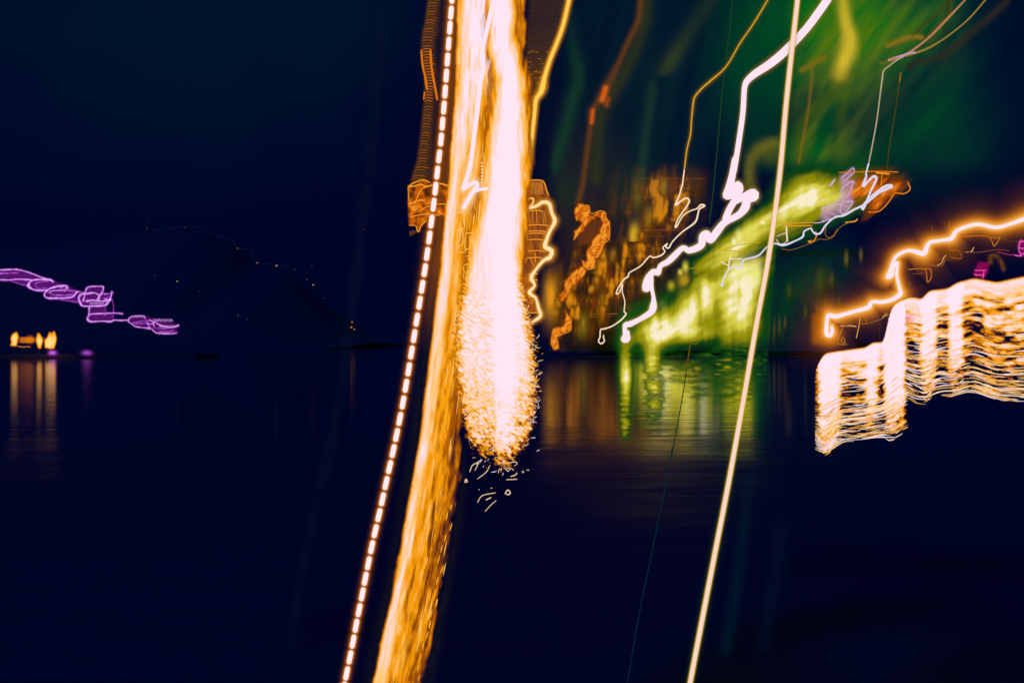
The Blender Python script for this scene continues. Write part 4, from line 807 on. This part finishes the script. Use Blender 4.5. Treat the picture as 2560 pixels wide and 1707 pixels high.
for pts, r in [([(920, 1245), (990, 1190), (1020, 1135)], 1.2), ([(920, 1430), (960, 1375), (1065, 1352)], 1.3), ([(985, 1410), (1030, 1388)], 1.7), ([(980, 1500), (1030, 1445), (1068, 1412)], 1.1), ([(820, 1272), (830, 1245), (843, 1265), (822, 1272)], 1.8), ([(1135, 1362), (1160, 1330), (1180, 1355), (1160, 1368), (1145, 1360)], 1.9), ([(930, 1328), (936, 1326)], 1.5), ([(1025, 1318), (1036, 1314)], 1.1),
              ([(1145, 1250), (1235, 1246)], 1.4), ([(1180, 1225), (1215, 1215), (1235, 1195)], 1.6), ([(1270, 1195), (1285, 1190), (1272, 1180)], 1.3), ([(1305, 1175), (1328, 1174)], 1.2), ([(1085, 1200), (1090, 1170), (1110, 1165), (1105, 1190)], 1.2), ([(1115, 1220), (1125, 1195)], 1.1), ([(1160, 1120), (1220, 1110), (1235, 1130)], 1.5), ([(1140, 1160), (1160, 1185), (1185, 1160), (1205, 1180)], 1.2), ([(860, 1190), (880, 1140), (930, 1110), (960, 1095)], 1.5), ([(900, 1180), (930, 1120)], 1.3)]:
    t.part('spark', tube(zh(pts), r * .72, D - .2, 5), em((255, 214, 170)))

# dashed line
D = 6.0
cl = np.array([(1131, -35), (1130, 5), (1127.5, 32.6), (1124.5, 70), (1122, 109), (1118.6, 148), (1116, 187.5), (1113, 228), (1110, 268), (1106, 309), (1103, 349.5), (1093, 432), (1088.8, 472), (1084, 512), (1078.6, 554), (1073.5, 594), (1068, 635), (1062, 675.5), (1055.6, 717), (1049, 757), (1042, 799), (1035.5, 840), (1028.5, 881), (1022, 923), (1014.8, 964), (1007.7, 1005.6), (999.5, 1047), (991.5, 1087), (983, 1127), (974, 1167), (965, 1207), (956.2, 1247.3), (947.5, 1287), (938, 1327), (929, 1367), (921, 1407), (913, 1446), (905.8, 1484.6), (897.7, 1524), (890, 1563), (882.8, 1602.6), (875, 1642), (866.6, 1682), (859, 1720), (851, 1760)])
t = Thing('dashed_light_trail', 851, 1745, D, 'dashed line of white light running down left of the orange column', 'light trail')
cx = lambda y: float(np.interp(y, cl[:, 1], cl[:, 0]))
cys = [5, 32.6] + [70 + 39.9 * k for k in range(8)] + [391.5] + list(cl[11:, 1])
for y in cys[1:] + [-7]:
    t.part('dash', capsule(cx(y - 17.3), y - 17.3, cx(y + 17.3), y + 17.3, 6.2, D, 8), em((255, 236, 240)))
def f_dash(X, Y):
    best = np.full(X.shape, 1e9)
    for y in cys[1:] + [-7]:
        m = np.abs(Y[:, 0] - y) < 45
        if not m.any(): continue
        sl_ = slice(int(np.argmax(m)), int(len(m) - np.argmax(m[::-1])))
        d, _ = pdist(X[sl_], Y[sl_], np.array([(cx(y - 12), y - 12, 1.0), (cx(y + 12), y + 12, 1.0)]))
        best[sl_] = np.minimum(best[sl_], d)
    return best
glow(t, 'halo', (214, 112, 10), (830, -40, 1160, 1760), 2.4, lambda X, Y: .95 * np.exp(-(f_dash(X, Y) / 9.2) ** 5), D=D + .1, T=6)
glow(t, 'halo', (104, 54, 8), (830, -40, 1170, 1760), 4, lambda X, Y: .8 * np.exp(-(f_dash(X, Y) / 12.5) ** 2.5), D=D + .2, T=8)
glow(t, 'halo', (84, 46, 8), (960, -40, 1190, 900), 6, lambda X, Y: .5 * np.exp(-(pdist(X, Y, [(x, y) for x, y in cl[:24:3]])[0] / 17) ** 2) * (1 - sst(500, 820, Y)), D=D + .3, T=8)

# ribbed ribbon and orange fold left of the dashes
D = 6.4
t = Thing('ribbed_light_ribbon', 1020, 470, D, 'dim brown ribbed ribbon of light hanging left of the dashes', 'light trail')
le = zf([(668, -60), (660, 0), (635, 200), (602, 350), (598, 480), (615, 650), (632, 900), (615, 1050), (592, 1300), (555, 1568)]) + zg([(500, 180), (475, 250)])
re = zf([(800, -60), (790, 0), (780, 200), (770, 350), (730, 480), (760, 650), (750, 900), (735, 1050), (715, 1300), (700, 1568)]) + zg([(700, 120), (690, 210)])
LE = tab([(p[1], p[0]) for p in le], 20); RE = tab([(p[1], p[0]) for p in re])
glow(t, 'veil', (92, 54, 14), (1000, -30, 1110, 460), 3.5, lambda X, Y: .62 * sst(-3, 4, X - LE(Y)) * sst(-6, 8, RE(Y) - X) * (.45 + .6 * fnoise(X / 9, Y / 9, 401)), T=8)
y = -6.0; k = 0
while y < 455:
    a, b = float(LE(y)), float(RE(y)); a += 2; b -= 4
    c = [(134, 78, 18), (108, 64, 18), (150, 84, 18)][k % 3]
    if 120 < y < 260: c = (190, 98, 14)
    t.part('rib', tube([(a, y + 2), (a + (b - a) * .3, y - 1.5), (a + (b - a) * .65, y - .5), (b - (b - a) * rnd.uniform(0, .3), y + 2)], 1.2, D - .06, 5, step=9), em(c)); y += 7.2; k += 1
for pts, r in ([(600, 490), (612, 640), (640, 760), (660, 885)], 2.2), ([(605, 560), (625, 680), (645, 850)], 1.3), ([(690, 490), (700, 650), (725, 800), (750, 940), (757, 985)], 2.6), ([(632, 900), (625, 980)], 1.6):
    t.part('rail', tube(zf(pts), r, D - .1, 6), em((222, 116, 10)))
t = Thing('orange_light_fold', 1045, 592, 6.35, 'crumpled orange fold of light crossing behind the dashes', 'light trail')
fp = zg([(472, 255), (545, 210), (630, 195), (690, 225), (780, 232), (870, 250), (880, 560), (800, 545), (700, 545), (640, 600), (575, 710), (545, 650), (480, 645), (470, 450)])
burn(t, (1005, 440, 1135, 600), 2.2, lambda X, Y: .92 * polyfield(X, Y, fp, 3.5) * np.clip(1.25 * fnoise((X - .6 * Y) / 15, (Y + .5 * X) / 20, 411, 4) - .4 * gauss(X, Y, 1034, 477, 7, 14) - .3 * gauss(X, Y, 1090, 485, 14, 14) - .25 * sst(540, 575, Y), 0.04, 1), EMBER, T=7)
for pts, r in [([(472, 262), (520, 230), (600, 198), (650, 205), (690, 225)], 1.8), ([(475, 265), (540, 255), (600, 240), (640, 260), (700, 250), (780, 232), (870, 255)], 2.2), ([(545, 400), (600, 290), (650, 265), (700, 250)], 1.6), ([(480, 440), (560, 400), (640, 395)], 2.0), ([(490, 560), (580, 540), (680, 530), (780, 545)], 1.4), ([(475, 455), (520, 460), (545, 400)], 1.3), ([(550, 650), (575, 705), (600, 640), (660, 590)], 1.5), ([(470, 260), (480, 400)], 1.1), ([(700, 440), (800, 432), (870, 440)], 1.4), ([(690, 460), (650, 460), (570, 510)], 1.3), ([(480, 640), (545, 645), (560, 700)], 1.0), ([(500, 540), (540, 470)], 1.0)]:
    t.part('strand', tube(zg(pts), r * .8, 6.12, 6), em((250, 158, 36)))
for k in range(14):
    x = 485 + 8 * k; t.part('tatter', tube(zg([(x, 690 + 6 * math.sin(k)), (x + 6, 748 - 4 * k)]), .8, 6.3, 5), em((104, 60, 20)))

# ladder-like frames right of the column
D = 6.6
t = Thing('ladder_light_scribble', 1335, 1010, D, 'ladder like amber scribble of light on the right side of the white column', 'light trail')
out = zg([(1560, 330), (1600, 390), (1690, 375), (1690, 430), (1610, 480)])
o2 = zg([(1610, 480, .8), (1720, 455, 1.1), (1790, 415, 1.3), (1855, 430, 1.4), (1880, 520, 1.2), (1910, 600, 1.5), (1865, 690, 1.2), (1830, 780, 1.3), (1815, 850, 1.7), (1880, 890, 1.6), (1860, 955, 1.6), (1800, 985, 1.2), (1720, 1080, 1.0), (1680, 1155, 1.5), (1712, 1230, .9), (1660, 1300, 1.4), (1720, 1350, .9), (1750, 1450, 1.2), (1768, 1530, 1.3)]) + zh([(1345, 20, .9), (1310, 50, 1.1), (1335, 100, .9), (1320, 135, .8)])
t.part('bright_edge', tube(o2, 3.3, D - .1, 7), em((255, 226, 170)))
t.part('strand', tube(out, 2.6, D - .1, 7), em((255, 196, 90)))
halo(t, o2, (240, 150, 20), 6, .92, 2.5, D=D, T=8)
glow(t, 'veil', (190, 98, 8), (1290, 440, 1400, 800), 3, lambda X, Y: .8 * polyfield(X, Y, zg([(1640, 205), (1795, 210), (1850, 350), (1880, 480), (1900, 600), (1820, 800), (1830, 950), (1700, 1090), (1690, 1250), (1740, 1500), (1580, 1500), (1580, 1000), (1640, 700), (1560, 500)]), 4) * np.clip(.1 + 1.1 * fnoise((X) / 6, Y / 26, 421, 3), 0, 1), D=D + .12, T=8)
for pts, r in [([(1640, 205), (1700, 198), (1795, 210), (1830, 300), (1850, 350)], 1.6)] + [([(1645, y0), (1740, y0 - 5), (x1, y0 + 4)], 1.4) for y0, x1 in ((500, 1800), (640, 1850), (700, 1830), (722, 1820), (782, 1800), (893, 1810), (960, 1790), (1120, 1690), (1180, 1670), (1345, 1730), (1500, 1745))] + [([(x, 500), (x + 6, 630)], .8) for x in (1655, 1690, 1730, 1790, 1810)] + [([(1660 + 14 * k, 215), (1668 + 14 * k, 340)], .7) for k in range(10)] + [([(1640, 640), (1640, 780)], 1.1), ([(1715, 900), (1720, 1010)], 1.0), ([(1670, 960), (1700, 1040)], .9), ([(1590, 1180), (1600, 1330)], .9), ([(1640, 1360), (1650, 1400), (1690, 1400), (1700, 1350)], .8), ([(1665, 1360), (1670, 1395)], .8), ([(1685, 1360), (1688, 1395)], .8), ([(1620, 1000), (1640, 960), (1700, 955)], .9)]:
    t.part('rung', tube(zg(pts), r, D - .06, 5), em((240, 150, 44)))
# amber frames on the left inside of the white column
t = Thing('frame_light_scribble', 1165, 700, 5.7, 'small amber rectangular frames of light inside the left of the column', 'light trail')
for pts, r in [([(950, 690), (1000, 685), (1010, 760), (1000, 830), (950, 840), (955, 760), (950, 690)], 1.3), ([(1030, 725), (1080, 715), (1110, 730)], 1.3), ([(1035, 740), (1030, 860), (1080, 865), (1075, 740)], 1.2), ([(1080, 800), (1110, 790), (1135, 800)], 1.2), ([(930, 520), (1000, 515), (1020, 540)], 1.4), ([(1020, 530), (1022, 660), (960, 672)], 1.2), ([(960, 910), (1030, 895), (1025, 840)], 1.1), ([(1060, 915), (1100, 905)], 1.2), ([(1035, 945), (1090, 935)], 1.2), ([(1050, 975), (1095, 965)], 1.1), ([(1020, 1030), (1060, 1020)], 1.2), ([(1015, 1040), (1020, 1110)], 1.0), ([(1035, 1090), (1075, 1085)], 1.0), ([(1030, 1150), (1075, 1140)], 1.0)]:
    t.part('frame', tube(zg(pts), r, 5.5, 6), em((255, 190, 84)))
# brown netting between column and yellow trail
t = Thing('net_light_veil', 1320, 270, 6.9, 'dark brown netted veil of light between white column and yellow trail', 'light veil')
YR = tab([(p[1], p[0]) for p in ty])
glow(t, 'veil', (96, 62, 14), (1300, -30, 1440, 300), 4, lambda X, Y: .6 * sst(0, 12, X - np.interp(Y, [0, 150, 300], [1318, 1308, 1312])) * sst(0, 8, YR(Y) - X) * (.2 + .5 * sst(40, 230, Y) + .4 * fnoise(X / 4, Y / 4, 431)) , T=8)
rnd = random.Random(77)
for k in range(110):
    y = 285 * rnd.random() ** .6; a = float(np.interp(y, [0, 150, 300], [1325, 1314, 1316])); b = float(YR(y)) - 6
    if b - a < 10: continue
    x = rnd.uniform(a, b - 8); L = rnd.uniform(5, 16)
    c = (70, 50, 20) if y < 130 else [(130, 74, 14), (190, 104, 14), (96, 60, 16)][k % 3]
    t.part('net_knot', tube([(x, y, .5), (x + L * .5, y - 1.5 + rnd.uniform(-2, 2)), (min(b, x + L), y + rnd.uniform(-3, 3), .5)], .8, 6.85, 5, step=12), em(c))
